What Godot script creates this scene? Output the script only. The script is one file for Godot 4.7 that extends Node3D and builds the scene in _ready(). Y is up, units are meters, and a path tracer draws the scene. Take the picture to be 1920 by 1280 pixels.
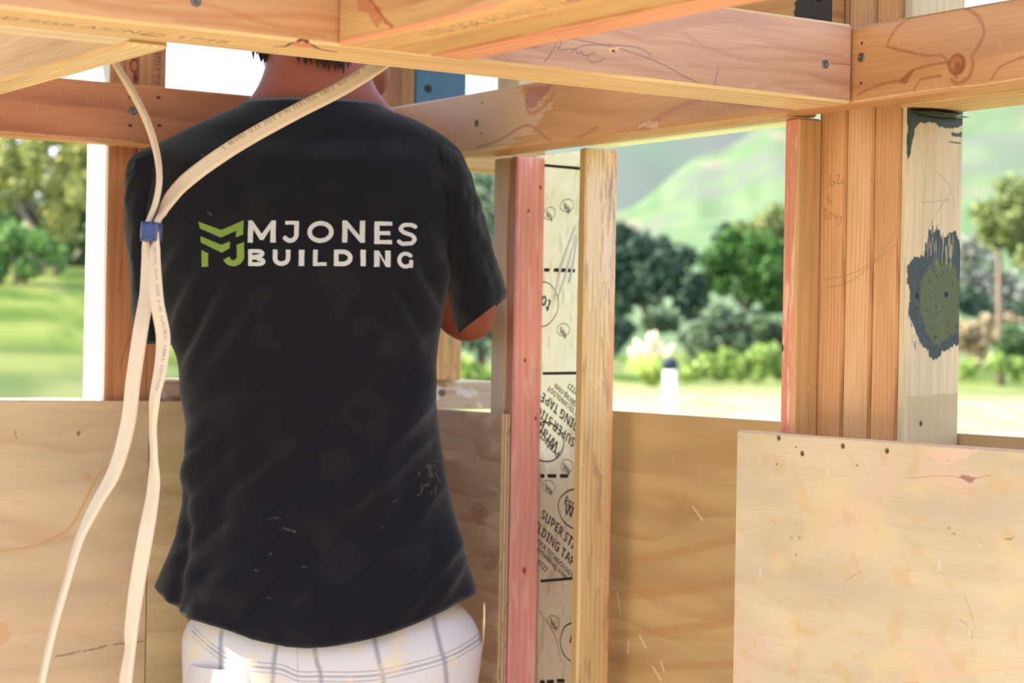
extends Node3D
# A carpenter seen from behind in the corner of a half-built timber frame, hills and trees outside.
# x runs out through the right-hand wall, -z out through the left-hand wall, y is up, metres; the floor is y = 0.

const EYE := 1.2
const YAW := -0.59073          # the camera looks into the corner between the two walls
const ROLL := 0.017977

class Pic:
	var w: int
	var h: int
	var d := PackedByteArray()
	var per: float             # pixels per metre
	func _init(lu: float, lv: float, density: float) -> void:
		per = density
		w = maxi(4, roundi(lu * density))
		h = maxi(4, roundi(lv * density))
		d.resize(w * h * 3)
	func fill(c: Color) -> Pic:
		for i in w * h:
			d[i * 3] = c.r8
			d[i * 3 + 1] = c.g8
			d[i * 3 + 2] = c.b8
		return self
	# sawn timber: growth rings that wander along the board, fine streaks and broad drifts of tone; knots bend the rings
	func wood(seed_: int, base: Color, dark: Color, rings: float, wander: float, depth: float, knots := [], streak := 0.07, arch := 0.0) -> Pic:
		var n := FastNoiseLite.new()
		n.seed = seed_
		n.frequency = 1.0
		n.fractal_octaves = 2
		var s := 1.0 / per
		var br := base.r * 242.0
		var bg := base.g * 253.0
		var bb := base.b * 268.0
		var dr := (dark.r - base.r) * 255.0
		var dg := (dark.g - base.g) * 255.0
		var db := (dark.b - base.b) * 255.0
		for y in h:
			var v := y * s
			for x in w:
				var u := x * s
				var f := v + wander * n.get_noise_2d(u * 2.2, v * 9.0 + 3.0) + arch * (u - 0.4) * (u - 0.4)
				var core := 0.0
				for k in knots:
					var du: float = (u - k.x) * 0.6
					var dv: float = v - k.y
					var q: float = sqrt(du * du + dv * dv) / k.z
					if q < 4.0:
						f += (dv / (absf(dv) + 0.2 * k.z)) * k.z * 0.9 * exp(-q * q * 0.35)
						if q < 1.15:
							core = maxf(core, smoothstep(1.15, 0.8, q))
							f = lerpf(f, q * 2.5 / rings, core)
				var t := f * rings
				t -= floorf(t)
				var l := smoothstep(0.35, 0.88, t) * (1.0 - smoothstep(0.88, 1.0, t)) * depth
				l = l * (0.65 + 0.7 * n.get_noise_2d(u * 3.0 + 40.0, v * 14.0)) + core * 0.45
				var k2 := 1.0 + streak * n.get_noise_2d(u * 9.0, v * 520.0) + 0.07 * n.get_noise_2d(u * 3.0 - 9.0, v * 12.0)
				var i := (y * w + x) * 3
				d[i] = clampi(int((br + dr * l) * k2), 0, 255)
				d[i + 1] = clampi(int((bg + dg * l) * k2), 0, 255)
				d[i + 2] = clampi(int((bb + db * l) * k2), 0, 255)
		return self
	func dot(x: int, y: int, c: Color, a: float) -> void:
		if x < 0 or y < 0 or x >= w or y >= h or a <= 0.0:
			return
		var i := (y * w + x) * 3
		d[i] = int(lerpf(d[i], c.r8, a))
		d[i + 1] = int(lerpf(d[i + 1], c.g8, a))
		d[i + 2] = int(lerpf(d[i + 2], c.b8, a))
	# a line through points given in metres; wide is its width in metres, ragged makes its edge uneven
	func stroke(p: PackedVector2Array, wide: float, c: Color, a := 1.0, soft := 0.5, ragged := 0.0) -> Pic:
		var q := PackedVector2Array()
		if p.size() > 2:
			for i in p.size() - 1:
				for t in 6:
					q.append(p[i].cubic_interpolate(p[i + 1], p[maxi(0, i - 1)], p[mini(p.size() - 1, i + 2)], t / 6.0))
			q.append(p[-1])
		else:
			q = p
		return line(q, wide, c, a, soft, ragged)
	func line(q: PackedVector2Array, wide: float, c: Color, a := 1.0, soft := 0.5, ragged := 0.0) -> Pic:
		var n := FastNoiseLite.new()
		n.frequency = 90.0
		var r := maxf(wide * per * 0.5, 0.5)
		var box := Rect2(q[0] * per, Vector2.ZERO)
		for e in q:
			box = box.expand(e * per)
		box = box.grow(r + 2.0)
		var x0 := maxi(0, int(box.position.x))
		var y0 := maxi(0, int(box.position.y))
		var x1 := mini(w, int(box.end.x) + 1)
		var y1 := mini(h, int(box.end.y) + 1)
		if x1 <= x0 or y1 <= y0:
			return self
		var bw := x1 - x0
		var near := PackedFloat32Array()
		near.resize(bw * (y1 - y0))
		near.fill(1e9)
		for i in q.size() - 1:
			var s0 := q[i] * per
			var s1 := q[i + 1] * per
			var sb := Rect2(s0, Vector2.ZERO).expand(s1).grow(r + 2.0)
			var e := s1 - s0
			var l2 := maxf(e.length_squared(), 1e-6)
			for y in range(maxi(y0, int(sb.position.y)), mini(y1, int(sb.end.y) + 1)):
				for x in range(maxi(x0, int(sb.position.x)), mini(x1, int(sb.end.x) + 1)):
					var px := x + 0.5 - s0.x
					var py := y + 0.5 - s0.y
					var t := clampf((px * e.x + py * e.y) / l2, 0.0, 1.0)
					var ax := px - e.x * t
					var ay := py - e.y * t
					var dd := ax * ax + ay * ay
					var j := (y - y0) * bw + x - x0
					if dd < near[j]:
						near[j] = dd
		for y in range(y0, y1):
			for x in range(x0, x1):
				var dd := near[(y - y0) * bw + x - x0]
				if dd < (r + 2.0) * (r + 2.0):
					var rr := r
					if ragged > 0.0:
						rr = r * (1.0 + ragged * n.get_noise_2d(x / per, y / per))
					dot(x, y, c, a * clampf((rr - sqrt(dd)) / maxf(0.7, soft * r) + 0.5, 0.0, 1.0))
		return self
	func poly(p: PackedVector2Array, c: Color, a := 1.0, ragged := 0.0, grain := Vector2(1, 1), freq := 60.0) -> Pic:
		var n := FastNoiseLite.new()
		n.frequency = freq
		var q := PackedVector2Array()
		var box := Rect2(p[0] * per, Vector2.ZERO)
		for e in p:
			q.append(e * per)
			box = box.expand(e * per)
		box = box.grow(ragged * per + 1.0)
		for y in range(maxi(0, int(box.position.y)), mini(h, int(box.end.y) + 1)):
			for x in range(maxi(0, int(box.position.x)), mini(w, int(box.end.x) + 1)):
				var hit := 0.0
				for k in 4:
					var at := Vector2(x + 0.25 + 0.5 * (k & 1), y + 0.25 + 0.5 * (k >> 1))
					if ragged > 0.0:
						at += Vector2(n.get_noise_2d(at.x / per * grain.x, at.y / per * grain.y), n.get_noise_2d(at.x / per * grain.x + 7.0, at.y / per * grain.y)) * ragged * per
					if Geometry2D.is_point_in_polygon(at, q):
						hit += 0.25
				dot(x, y, c, a * hit)
		return self
	func spot(at: Vector2, rx: float, ry: float, c: Color, a := 1.0, soft := 0.4) -> Pic:
		for y in range(maxi(0, int((at.y - ry) * per) - 1), mini(h, int((at.y + ry) * per) + 2)):
			for x in range(maxi(0, int((at.x - rx) * per) - 1), mini(w, int((at.x + rx) * per) + 2)):
				var q := Vector2(((x + 0.5) / per - at.x) / rx, ((y + 0.5) / per - at.y) / ry).length()
				dot(x, y, c, a * clampf((1.0 - q) / soft, 0.0, 1.0))
		return self
	# grains, flecks or scuffs thrown over the whole picture
	func flecks(seed_: int, many: int, size: Vector2, c: Color, a: float, lean := 0.0, area := Rect2()) -> Pic:
		var r := RandomNumberGenerator.new()
		r.seed = seed_
		for i in many:
			var at := Vector2(r.randf() * w, r.randf() * h) / per
			if area.size.x > 0.0:
				at = area.position + Vector2(at.x * per / w * area.size.x, at.y * per / h * area.size.y)
			var dir := Vector2.from_angle(lean + r.randf_range(-0.12, 0.12)) * size.x * r.randf_range(0.3, 1.0)
			line(PackedVector2Array([at, at + dir]), size.y * r.randf_range(0.5, 1.0), c, a * r.randf_range(0.3, 1.0))
		return self
	func mottle(seed_: int, c: Color, a: float, freq: Vector2, from := 0.1, to := 0.5) -> Pic:
		var n := FastNoiseLite.new()
		n.seed = seed_
		n.frequency = 1.0
		n.fractal_octaves = 3
		for y in h:
			for x in w:
				var q := n.get_noise_2d(x / per * freq.x, y / per * freq.y)
				if q > from:
					dot(x, y, c, a * smoothstep(from, to, q))
		return self
	func text(t: String, at: Vector2, turn: float, tall: float, c: Color, a := 1.0, stretch := 1.0, bold := true, thin := false) -> Pic:
		var f := SystemFont.new()
		f.font_names = PackedStringArray(["Droid Sans Mono" if thin else "Droid Sans"])
		f.font_weight = 700 if bold else 400
		var m := TextMesh.new()
		m.font = f
		m.text = t
		m.font_size = 48
		m.depth = 0.0
		m.pixel_size = 1.0 / 34.3       # capitals come out 1 tall
		m.horizontal_alignment = HORIZONTAL_ALIGNMENT_LEFT
		m.vertical_alignment = VERTICAL_ALIGNMENT_BOTTOM
		var arr := m.get_mesh_arrays()
		if arr.is_empty():
			return self
		var vs: PackedVector3Array = arr[0]
		var ix: PackedInt32Array = arr[12] if arr[12] != null else PackedInt32Array(range(vs.size()))
		var base := 1e9
		for e in vs:
			base = minf(base, e.y)
		var ax := Vector2.from_angle(turn) * tall * stretch * per
		var ay := Vector2.from_angle(turn + PI / 2) * tall * per
		var o := at * per
		for i in range(0, ix.size(), 3):
			var p0 := o + ax * vs[ix[i]].x - ay * (vs[ix[i]].y - base)
			var p1 := o + ax * vs[ix[i + 1]].x - ay * (vs[ix[i + 1]].y - base)
			var p2 := o + ax * vs[ix[i + 2]].x - ay * (vs[ix[i + 2]].y - base)
			tri(p0, p1, p2, c, a)
		return self
	func tri(p0: Vector2, p1: Vector2, p2: Vector2, c: Color, a: float) -> void:
		var area := (p1 - p0).cross(p2 - p0)
		if absf(area) < 1e-5:
			return
		var b := Rect2(p0, Vector2.ZERO).expand(p1).expand(p2)
		for y in range(int(b.position.y), int(b.end.y) + 1):
			for x in range(int(b.position.x), int(b.end.x) + 1):
				var hit := 0.0
				for k in 4:
					var q := Vector2(x + 0.25 + 0.5 * (k & 1), y + 0.25 + 0.5 * (k >> 1))
					var s := signf(area)
					if (p1 - p0).cross(q - p0) * s >= 0.0 and (p2 - p1).cross(q - p1) * s >= 0.0 and (p0 - p2).cross(q - p2) * s >= 0.0:
						hit += 0.25
				dot(x, y, c, a * hit)
	func image() -> Image:
		return Image.create_from_data(w, h, false, Image.FORMAT_RGB8, d)
	func tex() -> ImageTexture:
		return ImageTexture.create_from_image(image())

# ---------------------------------------------------------------- helpers

var taken := {}

func numbered(called: String) -> String:
	if not taken.has(called):
		taken[called] = 0
		return called
	taken[called] += 1
	return "%s_%03d" % [called, taken[called]]

func c8(r: int, g: int, b: int) -> Color:
	return Color8(r, g, b)

func thing(called: String, label: String, category: String, at: Vector3, group := "", kind := "") -> Node3D:
	var o := Node3D.new()
	o.name = numbered(called)
	o.position = at
	add_child(o)
	tag(o, label, category, group, kind)
	return o

func tag(o: Node, label: String, category := "", group := "", kind := "") -> void:
	if label: o.set_meta("label", label)
	if category: o.set_meta("category", category)
	if group: o.set_meta("group", group)
	if kind: o.set_meta("kind", kind)

func part(called: String, mesh: Mesh, mat: Material, parent: Node, at := Vector3.ZERO) -> MeshInstance3D:
	var o := MeshInstance3D.new()
	o.name = called
	o.mesh = mesh
	o.position = at
	if mat:
		o.material_override = mat
	parent.add_child(o, true)
	return o

func stuff(c: Color, rough := 0.75, t: Texture2D = null, spec := 0.35) -> StandardMaterial3D:
	var m := StandardMaterial3D.new()
	m.albedo_color = c
	m.roughness = rough
	m.metallic_specular = spec
	m.albedo_texture = t
	return m

# a timber look: [material, metres of texture along the grain, metres across (0 = fit the face), start along the grain]
func look(p: Pic, rough := 0.62, lv := 0.0, start := 0.0, spec := 0.35) -> Array:
	var m := stuff(Color.WHITE, rough, p.tex(), spec)
	return [m, p.w / p.per, lv, start]

func at3(v: Array) -> Vector3:
	return Vector3(v[0], v[1], -v[2])

func face_into(ars: Array, box: Array, looks: Array, g: int, ax: int, ps: Array, n: Vector3) -> void:
	var st: SurfaceTool = ars[ax]
	var order := [0, 1, 2]
	var e: Vector3 = (ps[1] - ps[0]).cross(ps[2] - ps[0])
	if e.dot(n) > 0.0:
		order = [0, 2, 1]
	var tris := [order] if ps.size() == 3 else [order, [0, 2, 3] if order[1] == 1 else [0, 3, 2]]
	var L: Array = looks[ax]
	for t in tris:
		for k in t:
			var q: Vector3 = ps[k]
			var along := [q.x - box[0][0], box[1][1] - q.y, box[1][2] + q.z]
			if ax == 1 and g == 0:
				along[2] = -q.z - box[0][2]
			var u := 0.0
			var v := 0.0
			if ax != g:
				var o := 3 - ax - g
				u = (along[g] - L[3]) / L[1]
				v = along[o] / (L[2] if L[2] > 0.0 else box[2][o])
			else:
				u = along[(g + 1) % 3] * 0.15 / L[1]
				v = along[(g + 2) % 3] / 0.09
			st.set_normal(n)
			st.set_uv(Vector2(u, v))
			st.add_vertex(q - Vector3(box[3][0], box[3][1], -box[3][2]))

# A bevelled board between two corners (a: x, y: height above the floor, b: -z). grain says which way the fibres run;
# looks = [for faces across a, across height, across b].
func board(called: String, parent: Node3D, a0: float, a1: float, y0: float, y1: float, b0: float, b1: float, grain: String, looks: Array, ch := 0.003) -> MeshInstance3D:
	var lo := [a0, y0, b0]
	var hi := [a1, y1, b1]
	var size := [a1 - a0, y1 - y0, b1 - b0]
	var mid := [(a0 + a1) / 2, (y0 + y1) / 2, (b0 + b1) / 2]
	var box := [lo, hi, size, mid]
	var g := "ahb".find(grain)
	var ars := []
	for i in 3:
		var st := SurfaceTool.new()
		st.begin(Mesh.PRIMITIVE_TRIANGLES)
		ars.append(st)
	for ax in 3:
		var o1 := (ax + 1) % 3
		var o2 := (ax + 2) % 3
		for s in [0, 1]:
			var ps := []
			for c in [[0, 0], [1, 0], [1, 1], [0, 1]]:
				var v := [0.0, 0.0, 0.0]
				v[ax] = hi[ax] if s else lo[ax]
				v[o1] = hi[o1] - ch if c[0] else lo[o1] + ch
				v[o2] = hi[o2] - ch if c[1] else lo[o2] + ch
				ps.append(at3(v))
			var n := [0.0, 0.0, 0.0]
			n[ax] = 1.0 if s else -1.0
			face_into(ars, box, looks, g, ax, ps, at3(n))
		for s1 in [0, 1]:
			for s2 in [0, 1]:      # the bevel between faces o1 and o2, running along ax
				var ps := []
				for e in [[0, 0], [1, 0], [1, 1], [0, 1]]:
					var v := [0.0, 0.0, 0.0]
					v[ax] = hi[ax] - ch if e[0] else lo[ax] + ch
					v[o1] = (hi[o1] - (0.0 if e[1] else ch)) if s1 else (lo[o1] + (0.0 if e[1] else ch))
					v[o2] = (hi[o2] - (ch if e[1] else 0.0)) if s2 else (lo[o2] + (ch if e[1] else 0.0))
					ps.append(at3(v))
				var n := [0.0, 0.0, 0.0]
				n[o1] = 0.7071 if s1 else -0.7071
				n[o2] = 0.7071 if s2 else -0.7071
				var own := o1
				if o1 == g:
					own = o2
				face_into(ars, box, looks, g, own, ps, at3(n))
	for sx in [0, 1]:
		for sy in [0, 1]:
			for sz in [0, 1]:
				var c := [a1 if sx else a0, y1 if sy else y0, b1 if sz else b0]
				var m := [ch if sx == 0 else -ch, ch if sy == 0 else -ch, ch if sz == 0 else -ch]
				var n := Vector3(-signf(m[0]), -signf(m[1]), signf(m[2])) * 0.577
				face_into(ars, box, looks, g, (g + 1) % 3, [at3([c[0], c[1] + m[1], c[2] + m[2]]), at3([c[0] + m[0], c[1], c[2] + m[2]]), at3([c[0] + m[0], c[1] + m[1], c[2]])], n)
	var mesh := ArrayMesh.new()
	var n_s := 0
	for i in 3:
		ars[i].commit(mesh)
		mesh.surface_set_material(n_s, looks[i][0])
		n_s += 1
	var o := MeshInstance3D.new()
	o.name = called
	o.mesh = mesh
	o.position = Vector3(mid[0], mid[1], -mid[2]) - parent.position
	parent.add_child(o, true)
	return o

func three(l: Array) -> Array:
	return [l, l, l]

# a timber that is one board: thing > board
func timber(called: String, label: String, category: String, a0: float, a1: float, h0: float, h1: float, b0: float, b1: float, grain: String, looks: Array, group := "", ch := 0.003) -> Node3D:
	var t := thing(called, label, category, Vector3((a0 + a1) / 2, EYE + h0, -(b0 + b1) / 2), group)
	board("board", t, a0, a1, EYE + h0, EYE + h1, b0, b1, grain, looks, ch)
	return t

# ring of points to a tube / loft
func loft(rings: Array, closed := true, flat := Rect2(), caps := true) -> ArrayMesh:
	var st := SurfaceTool.new()
	st.begin(Mesh.PRIMITIVE_TRIANGLES)
	st.set_smooth_group(0)
	var n: int = rings[0].size()
	for i in rings.size():
		for j in n + (1 if closed else 0):
			var p: Vector3 = rings[i][j % n]
			st.set_uv(Vector2((p.x - flat.position.x) / flat.size.x, (flat.position.y - p.y) / flat.size.y) if flat.size.x > 0.0 else Vector2(float(j) / n, float(i) / rings.size()))
			st.add_vertex(p)
	var row := n + (1 if closed else 0)
	for i in rings.size() - 1:
		for j in row - 1:
			var a := i * row + j
			for k in [a, a + row, a + 1, a + 1, a + row, a + row + 1]:
				st.add_index(k)
	if caps:
		for e in [0, rings.size() - 1]:
			var mid := Vector3.ZERO
			for p in rings[e]:
				mid += p / n
			st.set_uv(Vector2(0.5, 0.5))
			st.add_vertex(mid)
			var m: int = rings.size() * row + (0 if e == 0 else 1)
			for j in row - 1:
				var a: int = e * row + j
				for k in ([a, a + 1, m] if e == 0 else [a + 1, a, m]):
					st.add_index(k)
	st.generate_normals()
	return st.commit()

func lathe(profile: PackedVector2Array, sides := 20) -> ArrayMesh:
	var rings := []
	for p in profile:
		var r := []
		for j in sides:
			var t := -TAU * j / sides
			r.append(Vector3(cos(t) * p.x, p.y, sin(t) * p.x))
		rings.append(r)
	return loft(rings, true, Rect2(), false)

func tube(path: Array, radii: Array, sides := 10) -> ArrayMesh:
	var rings := []
	for i in path.size():
		var t: Vector3 = (path[mini(i + 1, path.size() - 1)] - path[maxi(i - 1, 0)]).normalized()
		var x := t.cross(Vector3(0.31, 0.17, 0.93)).normalized()
		var y := t.cross(x)
		var r := []
		for j in sides:
			var an := TAU * j / sides
			r.append(path[i] + (x * cos(an) + y * sin(an)) * radii[i])
		rings.append(r)
	return loft(rings)

func at_height(p: PackedVector2Array, y: float) -> float:
	for i in p.size() - 1:
		var a := p[i]
		var b := p[i + 1]
		if (y <= a.y and y >= b.y) or (y >= a.y and y <= b.y):
			return lerpf(a.x, b.x, (y - a.y) / (b.y - a.y)) if absf(b.y - a.y) > 1e-6 else a.x
	return p[0].x if absf(y - p[0].y) < absf(y - p[-1].y) else p[-1].x

# ---------------------------------------------------------------- looks shared by several timbers

var wood_tan: Array
var wood_orange: Array
var wood_pale: Array
var wood_pink: Array
var wood_brown: Array
var ply_plain: Array
var screw_mesh: ArrayMesh
var steel: StandardMaterial3D
var dark_steel: StandardMaterial3D

func _ready() -> void:
	var t0 := Time.get_ticks_msec()
	# ---- camera, sky, sun, exposure
	var cam := Camera3D.new()
	cam.name = "camera"
	cam.near = 0.05
	cam.far = 3000.0
	var lens := CameraAttributesPhysical.new()
	lens.frustum_focal_length = 69.375
	lens.frustum_focus_distance = 2.35
	lens.frustum_near = 0.05
	lens.frustum_far = 3000.0
	lens.exposure_aperture = 7.0
	cam.attributes = lens
	add_child(cam)
	cam.position = Vector3(0, EYE, 0)
	cam.basis = Basis(Vector3.UP, YAW) * Basis(Vector3.BACK, ROLL)
	cam.fov = 19.628
	var env := Environment.new()
	env.background_mode = Environment.BG_SKY
	env.tonemap_mode = Environment.TONE_MAPPER_LINEAR
	env.tonemap_exposure = 1.22
	env.sdfgi_enabled = true
	env.ssao_enabled = true
	env.ssil_enabled = true
	var sm := ProceduralSkyMaterial.new()
	sm.sky_top_color = Color(0.72, 0.83, 1.0)
	sm.sky_horizon_color = Color(0.97, 0.98, 1.0)
	sm.sky_curve = 0.2
	sm.ground_bottom_color = Color(0.42, 0.44, 0.34)
	sm.ground_horizon_color = Color(0.6, 0.62, 0.52)
	sm.sky_energy_multiplier = 1.0
	var sky := Sky.new()
	sky.sky_material = sm
	env.sky = sky
	env.background_energy_multiplier = 2.4
	var we := WorldEnvironment.new()
	we.name = "environment"
	we.environment = env
	add_child(we)
	var sun := DirectionalLight3D.new()
	sun.name = "sun"
	sun.light_color = Color(1.0, 0.96, 0.9)
	sun.light_energy = 5.0
	sun.light_angular_distance = 0.53
	sun.shadow_enabled = true
	sun.sky_mode = DirectionalLight3D.SKY_MODE_LIGHT_ONLY
	add_child(sun)
	sun.look_at_from_position(Vector3.ZERO, Vector3(0.76, -0.60, 0.27), Vector3.UP)   # from beyond the left-hand wall

	steel = stuff(c8(112, 106, 100), 0.45)
	steel.metallic = 0.85
	dark_steel = stuff(c8(50, 48, 46), 0.6)
	screw_mesh = make_screw()
	make_looks()
	build_shell()
	build_frame()
	build_person()
	build_cables()
	build_outside()
	print("built in %d ms" % (Time.get_ticks_msec() - t0))

func make_looks() -> void:
	wood_tan = look(Pic.new(0.9, 0.09, 900).wood(11, c8(214, 164, 104), c8(176, 116, 62), 90.0, 0.012, 0.8))
	wood_orange = look(Pic.new(0.9, 0.09, 900).wood(12, c8(212, 148, 92), c8(160, 92, 48), 70.0, 0.02, 0.8))
	wood_pale = look(Pic.new(0.9, 0.09, 900).wood(13, c8(226, 196, 152), c8(198, 160, 112), 110.0, 0.008, 0.6))
	wood_pink = look(Pic.new(0.9, 0.09, 900).wood(14, c8(226, 144, 128), c8(196, 106, 92), 80.0, 0.012, 0.7))
	wood_brown = look(Pic.new(0.9, 0.09, 900).wood(15, c8(190, 124, 84), c8(142, 80, 50), 80.0, 0.014, 0.8))
	ply_plain = look(Pic.new(1.2, 0.6, 300).wood(16, c8(206, 184, 152), c8(184, 152, 116), 11.0, 0.12, 0.6))

func make_screw() -> ArrayMesh:
	var st := SurfaceTool.new()
	st.begin(Mesh.PRIMITIVE_TRIANGLES)
	st.append_from(lathe(PackedVector2Array([Vector2(0.0001, 0.0002), Vector2(0.0013, 0.0002), Vector2(0.0018, 0.0016), Vector2(0.0042, 0.0018), Vector2(0.0052, 0.0008), Vector2(0.0052, -0.002)]), 18), 0, Transform3D.IDENTITY)
	return st.commit()

# a sunk screw: head with its recess
func screw(parent: Node3D, at: Vector3, out: Vector3, size := 1.0) -> void:
	var o := part("screw", screw_mesh, steel, parent, at - parent.position)
	var x := out.cross(Vector3(0.3, 0.9, 0.2)).normalized()
	o.basis = Basis(x, out, x.cross(out)).scaled_local(Vector3.ONE * size)

# ---------------------------------------------------------------- floor, roof, the walls' plain parts

func build_shell() -> void:
	var fl := Node3D.new()
	fl.name = "floor"
	add_child(fl)
	tag(fl, "plywood sheet floor of the timber building", "", "", "structure")
	for i in 3:
		for j in range(-2, 3):  # rows behind the camera are added to bounce sunlight into the room
			board("sheet", fl, -1.6 + i * 1.2, -0.404 + i * 1.2, -0.02, 0.0, -0.7 + j * 1.2, 0.496 + j * 1.2, "a", three(ply_plain), 0.002)
	board("joist", fl, -1.6, 1.8, -0.3, -0.022, -0.7, -0.655, "a", three(wood_tan))
	board("joist", fl, -1.6, 1.8, -0.3, -0.022, 2.76, 2.805, "a", three(wood_tan))
	var roof := Node3D.new()
	roof.name = "ceiling"
	add_child(roof)
	tag(roof, "pale grey roof lining above the frame", "", "", "structure")
	board("sheet", roof, -1.7, 1.8, EYE + 1.1, EYE + 1.12, 0.8, 3.16, "a", three([stuff(c8(164, 164, 162), 0.8), 1.0, 0.0, 0.0]), 0.002)
	# the roof hangs on posts: the corner post and the built-up posts run up to it

# ---------------------------------------------------------------- the timber frame

func build_frame() -> void:
	var t: Node3D
	# --- right-hand wall: the long top rail across the picture
	var p := Pic.new(1.5, 0.09, 1300).wood(21, c8(204, 140, 86), c8(170, 104, 60), 14.0, 0.03, 0.35)
	p.poly(PackedVector2Array([Vector2(-0.0463, -0.0148), Vector2(0.3578, -0.0012), Vector2(0.4666, 0.0319), Vector2(0.4149, 0.0728), Vector2(0.3188, 0.0967), Vector2(-0.0419, 0.1065)]), c8(226, 198, 180), 0.4, 0.02, Vector2(0.15, 3.0), 30.0)  # pale patch paints the sky sheen into the rail's corner end
	p.poly(PackedVector2Array([Vector2(0.1528, 0.032), Vector2(0.2733, 0.0262), Vector2(0.3591, 0.0376), Vector2(0.2742, 0.054), Vector2(0.1848, 0.0631)]), c8(190, 150, 146), 0.25, 0.012, Vector2(0.15, 3.0), 40.0)  # mauve part of the same painted sky sheen
	for s in [[PackedVector2Array([Vector2(0.5453, 0.1085), Vector2(0.6416, 0.0989), Vector2(0.7096, 0.0734), Vector2(0.7643, 0.0624), Vector2(0.8173, 0.0571), Vector2(0.8483, 0.0547)]), 0.007], [PackedVector2Array([Vector2(0.2679, 0.0836), Vector2(0.3323, 0.0758), Vector2(0.3942, 0.0605), Vector2(0.4282, 0.0708), Vector2(0.4684, 0.0919), Vector2(0.5197, 0.0898), Vector2(0.5691, 0.0775)]), 0.004], [PackedVector2Array([Vector2(0.3925, 0.006), Vector2(0.4003, 0.0373), Vector2(0.414, 0.0438), Vector2(0.4405, 0.037), Vector2(0.4663, 0.0229)]), 0.006], [PackedVector2Array([Vector2(0.8069, 0.0595), Vector2(0.8487, 0.0706), Vector2(0.8992, 0.0778), Vector2(0.9575, 0.0861)]), 0.005]]:
		p.stroke(s[0], s[1], c8(168, 102, 74), 0.6, 1.6, 0.4)
	p.poly(PackedVector2Array([Vector2(0.3993, 0.0059), Vector2(0.3958, 0.0254), Vector2(0.407, 0.0364), Vector2(0.4271, 0.0359), Vector2(0.4426, 0.0221), Vector2(0.4632, 0.0091)]), c8(150, 92, 84), 0.65, 0.003)
	p.spot(PackedVector2Array([Vector2(0.4297, 0.0331)])[0], 0.008, 0.006, c8(214, 150, 110), 0.8)
	# the loop of dark grain and the big knot on the right
	for s in [[PackedVector2Array([Vector2(1.2277, 0.0769), Vector2(1.2075, 0.0509), Vector2(1.1835, 0.0471), Vector2(1.1508, 0.0388), Vector2(1.1239, 0.0309), Vector2(1.1213, 0.027), Vector2(1.1335, 0.0116), Vector2(1.1499, 0.0035), Vector2(1.1661, -0.0016)]), 0.003], [PackedVector2Array([Vector2(1.239, 0.0014), Vector2(1.2569, 0.0135), Vector2(1.2656, 0.0305), Vector2(1.2577, 0.0456), Vector2(1.2495, 0.0544), Vector2(1.2506, 0.066), Vector2(1.2432, 0.0784), Vector2(1.2279, 0.0827), Vector2(1.2199, 0.0772)]), 0.0042], [PackedVector2Array([Vector2(1.0755, 0.08), Vector2(1.1098, 0.0723), Vector2(1.1433, 0.0696), Vector2(1.1677, 0.0602), Vector2(1.1998, 0.0577), Vector2(1.2234, 0.0591)]), 0.003], [PackedVector2Array([Vector2(1.2774, 0.083), Vector2(1.2883, 0.0717), Vector2(1.3066, 0.0663), Vector2(1.321, 0.0639)]), 0.0022], [PackedVector2Array([Vector2(1.1642, 0.0835), Vector2(1.1721, 0.0736), Vector2(1.1881, 0.0717), Vector2(1.2041, 0.0716)]), 0.003]]:
		p.stroke(s[0], s[1], c8(152, 90, 54), 0.65, 1.4, 0.5)
	p.poly(PackedVector2Array([Vector2(1.1376, 0.0738), Vector2(1.1514, 0.0644), Vector2(1.1636, 0.0586), Vector2(1.1613, 0.0666), Vector2(1.15, 0.075)]), c8(150, 80, 40), 0.7, 0.002)
	p.spot(PackedVector2Array([Vector2(1.2273, 0.0618)])[0], 0.0145, 0.0135, c8(136, 72, 34), 0.95, 0.25)
	p.spot(PackedVector2Array([Vector2(1.2258, 0.0616)])[0], 0.011, 0.0105, c8(178, 106, 58), 0.9, 0.3)
	p.spot(PackedVector2Array([Vector2(1.2282, 0.0642)])[0], 0.007, 0.006, c8(142, 78, 40), 0.8, 0.4)
	p.spot(PackedVector2Array([Vector2(1.2211, 0.0629)])[0], 0.003, 0.003, c8(196, 122, 70), 0.9, 0.4)
	for q in PackedVector2Array([Vector2(0.2803, 0.0173), Vector2(0.2789, 0.0631), Vector2(1.0801, 0.0211), Vector2(1.0796, 0.0675)]):
		p.spot(q, 0.0024, 0.002, c8(62, 42, 28), 0.95)
	p.stroke(PackedVector2Array([Vector2(1.0687, 0.0879), Vector2(1.1354, 0.0868), Vector2(1.2004, 0.0858), Vector2(1.2625, 0.0872), Vector2(1.3215, 0.0863)]), 0.0012, c8(232, 208, 180), 0.7, 0.5, 0.8)
	p.stroke(PackedVector2Array([Vector2(0.6058, 0.0898), Vector2(0.6988, 0.09), Vector2(0.7759, 0.0899), Vector2(0.9481, 0.0898)]), 0.0012, c8(222, 190, 160), 0.5, 0.5, 0.8)
	p.flecks(5, 70, Vector2(0.012, 0.0008), c8(236, 212, 188), 0.4, 1.0)
	p.poly(PackedVector2Array([Vector2(0.6587, 0.0847), Vector2(0.6815, 0.0781), Vector2(0.7043, 0.0827), Vector2(0.6988, 0.0893)]), c8(232, 208, 190), 0.4, 0.004)
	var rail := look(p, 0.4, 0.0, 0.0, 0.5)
	t = thing("wall_rail", "long orange pine rail with a big knot, running along the right-hand wall", "beam", Vector3(1.61, EYE + 0.281, -1.5))
	board("board", t, 1.588, 1.633, EYE + 0.281, EYE + 0.370, 1.2395, 2.739, "b", [rail, wood_orange, wood_tan])
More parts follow.
